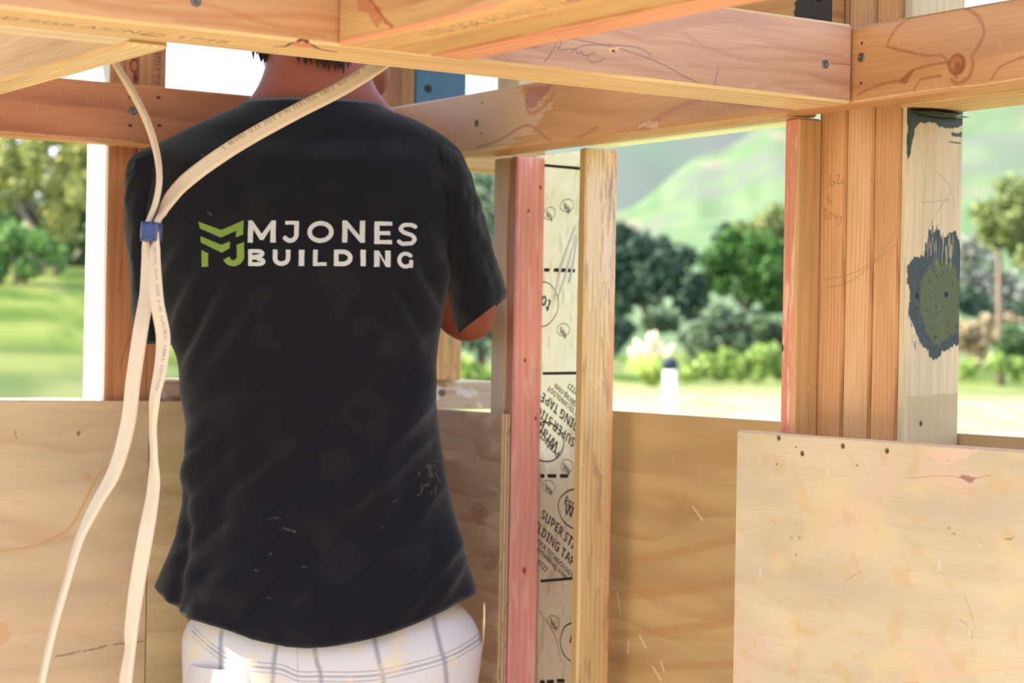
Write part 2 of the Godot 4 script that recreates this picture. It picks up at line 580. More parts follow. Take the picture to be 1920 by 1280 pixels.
	board("board", t, 1.588, 1.633, EYE + 0.281, EYE + 0.370, 0.3, 1.239, "b", three(wood_orange))
	screw(t, [Vector3(1.588, 1.5325, -1.6593)][0], Vector3(-1, 0, 0))
	screw(t, [Vector3(1.588, 1.5238, -2.4723)][0], Vector3(-1, 0, 0))
	timber("packer_board", "tan packing board tucked behind the long rail above the window opening", "board", 1.634, 1.661, 0.282, 0.33, 1.81, 2.55, "b", three(wood_tan))
	timber("header_beam", "pine header behind the long rail, beyond the pale sealant-smeared board", "beam", 1.652, 1.742, 0.281, 0.34, 0.3, 1.664, "b", three(wood_tan))
	# --- left-hand wall rail
	p = Pic.new(0.74, 0.09, 1300).wood(22, c8(196, 120, 78), c8(150, 80, 48), 22.0, 0.02, 0.5)
	p.flecks(6, 24, Vector2(0.02, 0.0012), c8(222, 176, 148), 0.5, 1.5)
	p.stroke(PackedVector2Array([Vector2(0.0732, 0.0859), Vector2(0.1362, 0.0858), Vector2(0.2089, 0.0852), Vector2(0.2754, 0.0851)]), 0.0015, c8(226, 184, 156), 0.6, 0.5, 0.9)
	for q in PackedVector2Array([Vector2(0.3148, 0.0163), Vector2(0.3173, 0.0583), Vector2(0.2708, 0.0192), Vector2(0.2708, 0.0618)]):
		p.spot(q, 0.0042, 0.0028, c8(70, 40, 26), 0.9)
	t = thing("wall_rail", "red-brown pine rail running across the left-hand wall behind the worker", "beam", Vector3(1.0, EYE + 0.281, -2.76))
	board("board", t, -1.6, 1.586, EYE + 0.281, EYE + 0.370, 2.739, 2.784, "a", [wood_tan, wood_orange, look(p, 0.55, 0.0, 2.48)])
	screw(t, [Vector3(1.1545, 1.5306, -2.739)][0], Vector3(0, 0, 1), 1.15)
	timber("header_beam", "tan header of the corner opening, just right of the worker's shoulder", "beam", 1.30, 1.95, 0.288, 0.36, 2.811, 2.856, "a", three(wood_tan))

	# --- the tie beam across the foreground
	p = Pic.new(1.04, 0.092, 1500).wood(23, c8(200, 142, 104), c8(168, 104, 78), 30.0, 0.03, 0.55)
	for s in [[PackedVector2Array([Vector2(0.5256, 0.0825), Vector2(0.5907, 0.0806), Vector2(0.6583, 0.0798), Vector2(0.7284, 0.0789), Vector2(0.8014, 0.0849)]), 0.003], [PackedVector2Array([Vector2(0.6711, 0.035), Vector2(0.7277, 0.0489), Vector2(0.8005, 0.0474), Vector2(0.8764, 0.0547), Vector2(0.955, 0.0484), Vector2(1.0286, 0.0452)]), 0.004], [PackedVector2Array([Vector2(0.7855, 0.0345), Vector2(0.8305, 0.0485), Vector2(0.8916, 0.0402), Vector2(0.9548, 0.0382), Vector2(1.0201, 0.038)]), 0.003], [PackedVector2Array([Vector2(0.7936, 0.0683), Vector2(0.8385, 0.0688), Vector2(0.9156, 0.0641), Vector2(1.0042, 0.0669)]), 0.004], [PackedVector2Array([Vector2(0.8926, 0.0857), Vector2(0.9476, 0.075), Vector2(1.0044, 0.0718), Vector2(1.036, 0.0764)]), 0.004]]:
		p.stroke(s[0], s[1], c8(170, 108, 88), 0.4, 2.0, 0.4)
	p.poly(PackedVector2Array([Vector2(0.0294, 0.0655), Vector2(0.3657, 0.0363), Vector2(0.3671, 0.1029), Vector2(0.03, 0.0978)]), c8(212, 146, 82), 0.5, 0.004)
	for s in [[PackedVector2Array([Vector2(0.0876, 0.0752), Vector2(0.1276, 0.0802), Vector2(0.1789, 0.0795), Vector2(0.2427, 0.0761), Vector2(0.3202, 0.0668), Vector2(0.364, 0.0663)]), 0.006], [PackedVector2Array([Vector2(0.1023, 0.0664), Vector2(0.158, 0.0721), Vector2(0.2209, 0.0666), Vector2(0.2979, 0.0793), Vector2(0.3666, 0.0783)]), 0.004], [PackedVector2Array([Vector2(0.1947, 0.0851), Vector2(0.2483, 0.0834), Vector2(0.298, 0.0843), Vector2(0.3493, 0.0842)]), 0.003]]:
		p.stroke(s[0], s[1], c8(182, 110, 56), 0.5, 2.0, 0.3)
	# carpenter's pencil marks
	for s in [PackedVector2Array([Vector2(0.6271, 0.0567), Vector2(0.6856, 0.0598), Vector2(0.7138, 0.0633), Vector2(0.7534, 0.0709), Vector2(0.7903, 0.083), Vector2(0.8202, 0.0914)]), PackedVector2Array([Vector2(0.5807, 0.0734), Vector2(0.5971, 0.0691), Vector2(0.6104, 0.0634), Vector2(0.6204, 0.0613), Vector2(0.6271, 0.0567), Vector2(0.6252, 0.0647), Vector2(0.6226, 0.0704), Vector2(0.6443, 0.0667), Vector2(0.6648, 0.0608), Vector2(0.7208, 0.0575), Vector2(0.7439, 0.0638)]), PackedVector2Array([Vector2(0.6107, 0.0787), Vector2(0.6055, 0.0842), Vector2(0.6159, 0.0716), Vector2(0.6204, 0.0624)]), PackedVector2Array([Vector2(0.6389, 0.0716), Vector2(0.6443, 0.0678), Vector2(0.6478, 0.0719), Vector2(0.6526, 0.0692), Vector2(0.6547, 0.0734), Vector2(0.6609, 0.0717)]), PackedVector2Array([Vector2(0.6705, 0.0691), Vector2(0.6616, 0.0717), Vector2(0.661, 0.0773), Vector2(0.6686, 0.0788), Vector2(0.6824, 0.0747)]), PackedVector2Array([Vector2(0.837, 0.0695), Vector2(0.8315, 0.0899)])]:
		p.stroke(s, 0.0009, c8(96, 70, 80), 0.75)
	p.poly(PackedVector2Array([Vector2(0.6871, 0.0625), Vector2(0.6926, 0.0608), Vector2(0.7031, 0.0598), Vector2(0.6997, 0.0635), Vector2(0.6927, 0.0664), Vector2(0.6885, 0.0646)]), c8(222, 168, 110), 0.9, 0.002)
	p.spot(PackedVector2Array([Vector2(0.6934, 0.0647)])[0], 0.003, 0.002, c8(70, 56, 54), 0.9)
	p.stroke(PackedVector2Array([Vector2(1.0038, 0.0487), Vector2(1.0353, 0.047)]), 0.0007, c8(110, 60, 34), 0.8)
	p.spot(PackedVector2Array([Vector2(0.994, 0.0496)])[0], 0.0075, 0.0075, c8(226, 178, 128), 0.7)
	var face := look(p, 0.42, 0.0, 0.0, 0.5)
	p = Pic.new(1.04, 0.093, 1300).wood(24, c8(228, 184, 128), c8(202, 142, 86), 60.0, 0.01, 0.7)
	p.text("D SG8 AS/NZS 1748", PackedVector2Array([Vector2(0.0485, 0.0532)])[0] + Vector2(0.0, 0.004), 0.0, 0.016, c8(84, 70, 60), 0.75, 1.15, false)
	p.stroke(PackedVector2Array([Vector2(0.3191, 0.0467), Vector2(0.3255, 0.0367), Vector2(0.3202, 0.01), Vector2(0.3265, 0.0002), Vector2(0.3405, 0.0103), Vector2(0.3597, 0.0299), Vector2(0.3829, 0.0378)]), 0.0035, c8(92, 44, 34), 0.85, 0.6, 0.6)
	p.poly(PackedVector2Array([Vector2(0.3246, 0.0239), Vector2(0.3226, 0.0036), Vector2(0.3337, 0.0029), Vector2(0.3532, 0.0264), Vector2(0.3371, 0.0312)]), c8(206, 124, 100), 0.8)
	p.stroke(PackedVector2Array([Vector2(0.3925, 0.0249), Vector2(0.4608, 0.0377), Vector2(0.5201, 0.0312), Vector2(0.5641, 0.0288)]), 0.003, c8(206, 130, 92), 0.6)
	p.stroke(PackedVector2Array([Vector2(0.6019, 0.0062), Vector2(0.6788, 0.0087), Vector2(0.7688, 0.0144), Vector2(0.8402, 0.0105)]), 0.0015, c8(176, 120, 66), 0.7)
	p.poly(PackedVector2Array([Vector2(0.1814, 0.06), Vector2(0.1925, 0.0548), Vector2(0.2065, 0.0597), Vector2(0.1951, 0.0609)]), c8(70, 60, 56), 0.8, 0.002)
	var under := look(p, 0.6)
	t = thing("ceiling_beam", "pencil-marked tie beam crossing the top of the picture in front of the worker's head", "beam", Vector3(1.0, EYE + 0.281, -1.72))
	board("board", t, -1.6, 1.586, EYE + 0.281, EYE + 0.372, 1.672, 1.765, "a", [wood_tan, [under[0], under[1], 0.0, 2.15], [face[0], face[1], 0.0, 2.15]])
	for q in [Vector3(1.544, 1.5224, -1.672), Vector3(0.7645, 1.5076, -1.672)]:
		screw(t, q, Vector3(0, 0, 1), 1.0)
	timber("backing_board", "pale board laid along the back of the tie beam at top left", "board", -1.6, 0.744, 0.281, 0.36, 1.766, 1.812, "a", [wood_pale, wood_pale, wood_pale])
	# joists either side of it
	p = Pic.new(0.95, 0.091, 1200).wood(25, c8(226, 172, 118), c8(204, 140, 84), 26.0, 0.02, 0.4)
	p.flecks(8, 14, Vector2(0.012, 0.001), c8(240, 212, 176), 0.5, 1.5)
	var jface := look(p)
	p = Pic.new(0.95, 0.046, 1200).wood(26, c8(232, 196, 142), c8(206, 158, 102), 110.0, 0.006, 0.7)
	p.flecks(9, 60, Vector2(0.04, 0.0008), c8(248, 226, 186), 0.5, 0.0)
	t = thing("ceiling_joist", "rough-sawn joist end running back from the tie beam at top left", "joist", Vector3(0.767, EYE + 0.281, -2.2))
	board("board", t, 0.745, 0.790, EYE + 0.279, EYE + 0.372, 1.79, 2.737, "b", [jface, look(p, 0.7), wood_tan])
	t = thing("ceiling_joist", "triple-board joist with stamped print running forward from the tie beam", "joist", Vector3(0.988, EYE + 0.281, -1.2))
	p = Pic.new(0.75, 0.091, 1500).wood(27, c8(220, 160, 100), c8(188, 116, 66), 34.0, 0.02, 0.6, [Vector3(0.155, 0.005, 0.02)])
	p.poly(PackedVector2Array([Vector2(0.0345, 0.0464), Vector2(0.0572, 0.0545), Vector2(0.0825, 0.0678), Vector2(0.0878, 0.0784), Vector2(0.0731, 0.0815), Vector2(0.0577, 0.0696), Vector2(0.0391, 0.0612)]), c8(186, 96, 66), 0.5, 0.006)
	p.stroke(PackedVector2Array([Vector2(0.0571, 0.052), Vector2(0.0725, 0.064), Vector2(0.0898, 0.0786), Vector2(0.1027, 0.0851)]), 0.004, c8(164, 72, 50), 0.6, 0.6, 0.8)
	p.stroke(PackedVector2Array([Vector2(0.0069, 0.0897), Vector2(0.0882, 0.0892), Vector2(0.164, 0.0898), Vector2(0.2764, 0.0874)]), 0.004, c8(232, 146, 120), 0.7, 0.7, 0.6)
	var bf := look(p)
	p = Pic.new(0.75, 0.053, 1500).wood(28, c8(226, 172, 112), c8(198, 134, 80), 60.0, 0.008, 0.6)
	p.text("LTD SG8 AS/NZS 1748", PackedVector2Array([Vector2(0.1129, 0.0311)])[0] + Vector2(0.0, 0.008), 0.0, 0.017, c8(96, 82, 66), 0.7, 1.1, false)
	p.flecks(19, 6, Vector2(0.02, 0.003), c8(110, 90, 70), 0.5, 0.0)
	board("board", t, 0.913, 0.964, EYE + 0.281, EYE + 0.372, 0.3, 1.671, "b", [bf, look(p), wood_tan])
	board("board", t, 0.9645, 1.012, EYE + 0.2815, EYE + 0.372, 0.3, 1.671, "b", three(wood_tan))
	p = Pic.new(0.75, 0.05, 1200).wood(29, c8(230, 156, 112), c8(204, 112, 80), 90.0, 0.008, 0.8)
	p.stroke(PackedVector2Array([Vector2(0.2865, 0.0846), Vector2(0.2849, 0.0914), Vector2(0.2917, 0.095), Vector2(0.3108, 0.0877)]) , 0.006, c8(110, 60, 46), 0.8)
	board("board", t, 1.0135, 1.063, EYE + 0.281, EYE + 0.372, 0.3, 1.671, "b", [wood_orange, look(p), wood_tan])
	var np := thing("nail_plate", "small galvanised metal plate on the tie beam beside the triple joist", "bracket", Vector3(0.885, EYE + 0.352, -1.669))
	board("plate", np, 0.872, 0.907, EYE + 0.345, EYE + 0.37, 1.6695, 1.6715, "a", three([steel, 1.0, 0.0, 0.0]), 0.0005)

	# --- studs of the right-hand wall near the corner
	t = timber("wall_stud", "pale grey-pink stud against the worker's right sleeve", "stud", 1.66, 1.705, -1.2, 0.280, 2.491, 2.534, "h", [look(Pic.new(1.5, 0.045, 900).wood(31, c8(222, 188, 154), c8(196, 150, 118), 150.0, 0.004, 0.6).flecks(4, 30, Vector2(0.03, 0.001), c8(232, 214, 200), 0.5, 0.0)), wood_tan, wood_tan])
	p = Pic.new(1.5, 0.052, 1200).wood(32, c8(238, 156, 136), c8(220, 120, 106), 90.0, 0.008, 0.55)
	for q in PackedVector2Array([Vector2(0.0452, 0.0425), Vector2(0.082, 0.0217), Vector2(0.3081, 0.0198), Vector2(0.6264, 0.0248), Vector2(0.3962, 0.0413)]):
		p.spot(q, 0.0036, 0.0028, c8(120, 66, 44), 0.9)
	p.spot(PackedVector2Array([Vector2(0.3104, 0.0345)])[0], 0.01, 0.004, c8(240, 190, 176), 0.6)
	p.spot(PackedVector2Array([Vector2(0.6264, 0.0257)])[0], 0.007, 0.0045, c8(170, 56, 70), 0.6)
	p.flecks(14, 70, Vector2(0.018, 0.0016), c8(244, 206, 196), 0.45, 0.0)
	p.mottle(3, c8(238, 190, 178), 0.5, Vector2(5, 30), 0.2, 0.5)
	var pk := look(p, 0.65)
	timber("wall_stud", "bright pink preservative-treated stud beside the printed wrap", "stud", 1.66, 1.712, -1.2, 0.280, 2.469, 2.490, "h", [look(Pic.new(1.5, 0.025, 900).wood(33, c8(196, 128, 106), c8(166, 96, 78), 160.0, 0.004, 0.6)), wood_pink, pk])
	p = Pic.new(1.5, 0.057, 1200).wood(34, c8(226, 182, 122), c8(204, 144, 84), 130.0, 0.006, 0.7)
	p.poly(PackedVector2Array([Vector2(-0.0067, 0.0427), Vector2(-0.0077, 0.0561), Vector2(0.7814, 0.0642), Vector2(0.7801, 0.0488)]), c8(220, 146, 104), 0.55, 0.004)
	p.flecks(75, 160, Vector2(0.16, 0.004), c8(228, 200, 172), 0.45, 0.0, Rect2(0.0, 0.0, 0.16, 0.057))
	p.flecks(76, 40, Vector2(0.05, 0.003), c8(140, 116, 108), 0.4, 0.0, Rect2(0.02, 0.03, 0.2, 0.027))
	p.mottle(7, c8(150, 112, 92), 0.4, Vector2(9, 60), 0.25, 0.6)
	p.flecks(15, 60, Vector2(0.012, 0.002), c8(240, 214, 190), 0.5, 0.4)
	timber("wall_stud", "yellow pine stud on the left side of the window opening", "stud", 1.66, 1.717, -1.2, 0.280, 2.292, 2.311, "h", [wood_tan, wood_tan, look(p)])
	build_wrap()
	# --- plywood lining
	p = Pic.new(0.45, 0.5, 1200).wood(35, c8(198, 158, 122), c8(168, 118, 84), 17.0, 0.05, 0.7, [Vector3(0.255, 0.155, 0.016), Vector3(0.285, 0.225, 0.014)])
	for q in PackedVector2Array([Vector2(0.3171, 0.0261), Vector2(0.3189, 0.2603)]):
		p.spot(q, 0.0028, 0.0028, c8(66, 50, 40), 0.9)
	p.mottle(8, c8(226, 196, 170), 0.5, Vector2(6, 14), 0.15, 0.5)
	p.flecks(16, 30, Vector2(0.02, 0.001), c8(232, 208, 190), 0.5, 0.2)
	var edge := Pic.new(0.5, 0.015, 2400).fill(c8(206, 178, 142))
	edge.line(PackedVector2Array([Vector2(0, 0.004), Vector2(0.5, 0.004)]), 0.0026, c8(150, 116, 84), 0.8)
	edge.line(PackedVector2Array([Vector2(0, 0.0105), Vector2(0.5, 0.0105)]), 0.0026, c8(162, 126, 90), 0.8)
	edge.flecks(2, 40, Vector2(0.02, 0.0015), c8(120, 92, 66), 0.7)
	var ply_edge := look(edge, 0.8)
	var ply1 := look(p, 0.6, 0.5)
	t = thing("plywood_panel", "brownish plywood lining sheet with exposed layered edge, at the worker's right hip", "panel", Vector3(1.652, 0.0, -2.63))
	board("sheet", t, 1.645, 1.660, 0.0, EYE - 0.109, 2.477, 2.79, "b", [ply1, ply_plain, ply_plain], 0.001)
	board("edge_plies", t, 1.6455, 1.6595, 0.0, EYE - 0.1095, 2.4755, 2.4769, "h", three(ply_edge), 0.0003)
	p = Pic.new(0.9, 0.5, 1100).wood(36, c8(206, 160, 104), c8(178, 124, 72), 12.0, 0.06, 0.55, [], 0.03)
	for s in [[PackedVector2Array([Vector2(0.0616, 0.2287), Vector2(0.1877, 0.2003), Vector2(0.3364, 0.1636)]), 0.012], [PackedVector2Array([Vector2(0.0629, 0.2719), Vector2(0.2013, 0.2505), Vector2(0.338, 0.2216)]), 0.014], [PackedVector2Array([Vector2(0.0647, 0.3308), Vector2(0.2149, 0.3032), Vector2(0.3372, 0.2763)]), 0.012], [PackedVector2Array([Vector2(0.0662, 0.3819), Vector2(0.2164, 0.3558), Vector2(0.3388, 0.3342)]), 0.01]]:
		p.stroke(s[0], s[1], c8(184, 132, 80), 0.5, 1.0)
	p.flecks(17, 40, Vector2(0.03, 0.0012), c8(236, 206, 168), 0.5, 1.4)
	for s in [PackedVector2Array([Vector2(0.1799, 0.3536), Vector2(0.1876, 0.3662)]), PackedVector2Array([Vector2(0.2457, 0.1272), Vector2(0.2673, 0.144)]), PackedVector2Array([Vector2(0.0732, 0.2668), Vector2(0.082, 0.2972)]), PackedVector2Array([Vector2(0.1038, 0.3334), Vector2(0.1018, 0.3532)]), PackedVector2Array([Vector2(0.129, 0.3223), Vector2(0.1446, 0.3394)]), PackedVector2Array([Vector2(0.1616, 0.3639), Vector2(0.1806, 0.3802)])]:
		p.line(s, 0.003, c8(238, 222, 200), 0.6)
	t = thing("plywood_panel", "honey-coloured outer sheathing under the window opening", "panel", Vector3(1.76, 0.0, -1.6))
	board("sheet", t, 1.755, 1.770, 0.0, EYE - 0.100, 0.3, 2.40, "b", [look(p, 0.6, 0.5), wood_pale, ply_plain], 0.001)
	p = Pic.new(0.7, 0.5, 1300).wood(37, c8(222, 190, 148), c8(210, 172, 130), 10.0, 0.1, 0.4, [], 0.03)
	p.mottle(9, c8(226, 196, 146), 0.5, Vector2(6, 8), 0.05, 0.5)
	p.mottle(10, c8(222, 184, 164), 0.5, Vector2(4, 5), 0.1, 0.5)
	p.mottle(12, c8(208, 166, 112), 0.4, Vector2(16, 20), 0.2, 0.6)
	p.flecks(20, 220, Vector2(0.016, 0.0005), c8(196, 150, 118), 0.55, 0.05)
	p.flecks(21, 40, Vector2(0.006, 0.0012), c8(160, 126, 92), 0.5, 0.8)
	p.flecks(22, 26, Vector2(0.01, 0.002), c8(250, 240, 232), 0.7, 1.2)
	for q in PackedVector2Array([Vector2(0.0791, 0.0061), Vector2(0.1907, 0.0098), Vector2(0.2628, 0.0114), Vector2(0.1215, 0.0225)]):
		p.spot(q, 0.0042, 0.0042, c8(128, 92, 66), 0.9)
		p.spot(q + Vector2(0.0008, 0.0004), 0.0024, 0.0026, c8(84, 52, 40), 0.9)
	for q in PackedVector2Array([Vector2(0.2151, 0.0307), Vector2(0.1109, 0.0154), Vector2(0.0761, 0.038), Vector2(0.3546, 0.0173)]):
		p.spot(q, 0.0015, 0.0015, c8(92, 68, 50), 0.9)
	p.poly(PackedVector2Array([Vector2(0.319, 0.0052), Vector2(0.3339, 0.0174), Vector2(0.3539, 0.0232), Vector2(0.3733, 0.015), Vector2(0.4113, 0.0002)]), c8(228, 190, 160), 0.7, 0.003)
	p.flecks(24, 20, Vector2(0.008, 0.002), c8(252, 244, 236), 0.6, 0.4)
	p.spot(PackedVector2Array([Vector2(0.3034, 0.0317)])[0], 0.013, 0.013, c8(206, 174, 134), 0.7, 0.9)
	p.stroke(PackedVector2Array([Vector2(0.2937, 0.0407), Vector2(0.3423, 0.0345), Vector2(0.3738, 0.0341), Vector2(0.3893, 0.0348), Vector2(0.4195, 0.0282)]), 0.0012, c8(190, 140, 112), 0.6)
	p.poly(PackedVector2Array([Vector2(0.3699, 0.0332), Vector2(0.383, 0.0318), Vector2(0.4007, 0.0323), Vector2(0.3909, 0.0376), Vector2(0.3832, 0.0364)]), c8(150, 104, 92), 0.75, 0.003)
	p.poly(PackedVector2Array([Vector2(0.436, 0.0951), Vector2(0.4448, 0.0926), Vector2(0.4543, 0.0911), Vector2(0.4471, 0.0957)]), c8(170, 120, 104), 0.7, 0.002)
	for s in [PackedVector2Array([Vector2(0.3346, 0.0456), Vector2(0.3545, 0.0489), Vector2(0.3742, 0.0509), Vector2(0.4048, 0.0452), Vector2(0.4198, 0.0385)]), PackedVector2Array([Vector2(0.3425, 0.0421), Vector2(0.3584, 0.0463), Vector2(0.378, 0.0472), Vector2(0.4009, 0.0409)])]:
		p.stroke(s, 0.001, c8(204, 164, 134), 0.6)
	p.stroke(PackedVector2Array([Vector2(0.1212, 0.083), Vector2(0.1219, 0.1816), Vector2(0.1231, 0.2961)]), 0.0016, c8(196, 178, 164), 0.45)
	for s in [PackedVector2Array([Vector2(0.3846, 0.1605), Vector2(0.3911, 0.1742), Vector2(0.3975, 0.1878), Vector2(0.4008, 0.1948)]), PackedVector2Array([Vector2(0.397, 0.1965), Vector2(0.3957, 0.2081)]), PackedVector2Array([Vector2(0.3775, 0.1874), Vector2(0.3892, 0.1929)]), PackedVector2Array([Vector2(0.1983, 0.1668), Vector2(0.2113, 0.1592), Vector2(0.2243, 0.1516)])]:
		p.stroke(s, 0.0012, c8(186, 146, 108), 0.7)
	for q in PackedVector2Array([Vector2(0.0495, 0.1735), Vector2(0.3463, 0.1328)]):
		p.spot(q, 0.002, 0.008, c8(236, 200, 210), 0.7)
	for q in PackedVector2Array([Vector2(0.1053, 0.1246), Vector2(0.1143, 0.1442), Vector2(0.1194, 0.1233), Vector2(0.3675, 0.0956), Vector2(0.3595, 0.0905)]):
		p.spot(q, 0.003, 0.0024, c8(176, 130, 80), 0.6)
	p.stroke(PackedVector2Array([Vector2(0.0056, 0.2545), Vector2(0.1776, 0.2328), Vector2(0.2983, 0.2243), Vector2(0.378, 0.2105)]), 0.002, c8(224, 180, 146), 0.5)
	p.stroke(PackedVector2Array([Vector2(0.2993, 0.266), Vector2(0.3789, 0.2463), Vector2(0.4684, 0.2273)]), 0.004, c8(226, 182, 150), 0.6)
	t = thing("plywood_panel", "pale scuffed plywood sheet in front, at the lower right", "panel", Vector3(1.61, 0.0, -1.2))
	board("sheet", t, 1.602, 1.619, 0.0, EYE - 0.105, 0.3, 1.884, "b", [look(p, 0.5, 0.5), wood_pink, ply_edge], 0.0025)
	p = Pic.new(0.8, 0.5, 1100).wood(38, c8(220, 180, 136), c8(204, 156, 112), 9.0, 0.12, 0.45, [], 0.03)
	p.stroke(PackedVector2Array([Vector2(0.0842, 0.2175), Vector2(0.1404, 0.2121), Vector2(0.1892, 0.1888), Vector2(0.2135, 0.15), Vector2(0.2337, 0.1107), Vector2(0.2546, 0.0967)]), 0.004, c8(204, 152, 104), 0.7, 0.9)
	p.poly(PackedVector2Array([Vector2(0.0861, 0.3208), Vector2(0.0982, 0.327), Vector2(0.1041, 0.3414), Vector2(0.0963, 0.3525), Vector2(0.0868, 0.3573)]), c8(212, 164, 120), 0.7, 0.002)
	p.flecks(25, 160, Vector2(0.014, 0.0006), c8(186, 134, 96), 0.55, -0.05)
	p.flecks(26, 10, Vector2(0.01, 0.0012), c8(140, 88, 56), 0.7, 0.2)
	for s in [PackedVector2Array([Vector2(0.1721, 0.3776), Vector2(0.1886, 0.3764), Vector2(0.2093, 0.3724)]), PackedVector2Array([Vector2(0.216, 0.3729), Vector2(0.2344, 0.371), Vector2(0.2513, 0.3674)]), PackedVector2Array([Vector2(0.264, 0.3667), Vector2(0.3095, 0.3651)])]:
		p.stroke(s, 0.0022, c8(126, 86, 58), 0.7, 0.5, 0.9)
	p.poly(PackedVector2Array([Vector2(0.1982, 0.048), Vector2(0.2031, 0.0433), Vector2(0.2049, 0.0481), Vector2(0.2008, 0.0528)]), c8(154, 88, 40), 0.9)
	p.stroke(PackedVector2Array([Vector2(0.1034, 0.0438), Vector2(0.1068, 0.0548)]), 0.002, c8(170, 112, 66), 0.7)
	p.spot(PackedVector2Array([Vector2(0.217, 0.1143)])[0], 0.012, 0.01, c8(206, 140, 104), 0.5, 0.9)
	var ll := look(p, 0.6, 0.5)
	t = thing("plywood_panel", "tan plywood lining sheet at lower left behind the hanging cables", "panel", Vector3(0.6, 0.0, -2.8))
	board("sheet", t, -1.6, 1.2145, 0.0, EYE - 0.100, 2.796, 2.810, "a", [ply_edge, ply_edge, [ll[0], ll[1], 0.5, 2.50]], 0.001)
	t = thing("plywood_panel", "narrow yellowish plywood strip between the seam and the worker's left hip", "panel", Vector3(1.43, 0.0, -2.8))
	var strip := look(Pic.new(0.45, 0.5, 700).wood(39, c8(218, 182, 130), c8(198, 150, 98), 10.0, 0.1, 0.5, [], 0.03), 0.6, 0.5)
	board("sheet", t, 1.2165, 1.642, 0.0, EYE - 0.101, 2.797, 2.810, "a", [ply_edge, ply_edge, strip], 0.001)
	var wl := Node3D.new()
	wl.name = "sun_block_studs"
	add_child(wl)
	tag(wl, "added unseen studs in the left-hand wall that block the sun", "", "", "structure")
	for e in [[0.265, 0.405], [0.805, 0.945]]:  # unseen studs added to cut the incoming sun down to a sliver
		board("stud", wl, e[0], e[1], EYE - 0.099, EYE + 0.6, 2.812, 2.90, "h", three(wood_tan))
	board("stud", wl, 1.51, 1.60, EYE + 0.371, EYE + 1.098, 2.812, 2.96, "h", three(wood_tan))  # hidden stud added to keep sun off the far corner post
	timber("sill_board", "sunlit sill board along the bottom of the left-hand opening", "sill", -1.6, 1.147, -0.145, -0.100, 2.8115, 2.93, "a", three(wood_pale))
	# --- nogging and corner posts
	p = Pic.new(0.62, 0.048, 1000).wood(40, c8(196, 158, 128), c8(150, 110, 84), 40.0, 0.02, 0.5)
	p.mottle(13, c8(216, 206, 204), 0.7, Vector2(20, 30), 0.05, 0.4)
	p.mottle(14, c8(140, 96, 64), 0.6, Vector2(14, 26), 0.25, 0.5)
	p.spot(Vector2(0.505, 0.02), 0.009, 0.007, c8(90, 60, 44), 0.8)
	timber("nogging", "weathered grey nogging with glue stains below the corner opening", "nogging", 1.241, 1.86, -0.116, -0.068, 2.8115, 2.90, "a", [wood_tan, wood_pale, look(p)])
	# the left-hand post, two boards side by side
	p = Pic.new(2.2, 0.05, 900).wood(41, c8(204, 132, 84), c8(166, 96, 58), 60.0, 0.01, 0.6)
	p.flecks(27, 90, Vector2(0.02, 0.0016), c8(230, 190, 160), 0.5, 0.2)
	p.spot(PackedVector2Array([Vector2(0.6895, 0.0416)])[0], 0.012, 0.010, c8(88, 40, 26), 0.9, 0.3)
	p.spot(PackedVector2Array([Vector2(0.6903, 0.0416)])[0], 0.009, 0.0075, c8(184, 108, 76), 1.0, 0.3)
	p.spot(PackedVector2Array([Vector2(0.7079, 0.0446)])[0], 0.010, 0.006, c8(110, 34, 26), 0.9, 0.6)
	for s in [PackedVector2Array([Vector2(0.9858, 0.0257), Vector2(1.032, 0.0215)]), PackedVector2Array([Vector2(1.1003, 0.0408), Vector2(1.149, 0.0254)]), PackedVector2Array([Vector2(1.1633, 0.0707), Vector2(1.1853, 0.0642)])]:
		p.line(s * Transform2D.IDENTITY, 0.0022, c8(130, 92, 62), 0.55)
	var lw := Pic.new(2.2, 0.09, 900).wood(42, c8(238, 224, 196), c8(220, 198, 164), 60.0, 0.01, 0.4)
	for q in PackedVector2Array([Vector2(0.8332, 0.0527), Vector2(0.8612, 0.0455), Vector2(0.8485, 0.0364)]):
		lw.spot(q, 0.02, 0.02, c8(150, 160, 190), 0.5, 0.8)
	t = thing("timber_post", "double-board post of the left-hand opening, its outer face glaring in the sun", "post", Vector3(1.194, 0.0, -2.86))
	board("board", t, 1.148, 1.1935, 0.0, EYE + 1.098, 2.811, 2.90, "h", [look(lw), wood_orange, look(p)])
	p = Pic.new(2.2, 0.046, 900).wood(43, c8(208, 140, 92), c8(168, 100, 62), 90.0, 0.006, 0.7)
	p.text("PĀ PINE LTD", PackedVector2Array([Vector2(0.7159, 0.0822)])[0] - Vector2(0, 0.046), 0.0, 0.0115, c8(92, 60, 52), 0.8, -0.9, false)
	board("board", t, 1.194, 1.239, 0.0, EYE + 1.098, 2.811, 2.90, "h", [wood_orange, wood_orange, look(p)])
	# the far corner post with its sealant-brushed face
	p = Pic.new(2.2, 0.1, 700).wood(44, c8(222, 164, 104), c8(190, 122, 70), 50.0, 0.01, 0.6)
	p.poly(PackedVector2Array([Vector2(0.45, -0.01), Vector2(0.45, 0.11), Vector2(0.79, 0.11), Vector2(0.80, -0.01)]), c8(70, 100, 122), 1.0, 0.004)
	p.mottle(15, c8(96, 118, 134), 0.3, Vector2(18, 40), 0.2, 0.5)
	p.spot(PackedVector2Array([Vector2(0.6813, 0.0246)])[0], 0.008, 0.009, c8(24, 22, 24), 0.95, 0.4)
	p.spot(PackedVector2Array([Vector2(0.6927, 0.0791)])[0], 0.006, 0.004, c8(34, 34, 36), 0.9, 0.4)
	p.flecks(28, 14, Vector2(0.02, 0.002), c8(238, 210, 180), 0.5, 0.3)
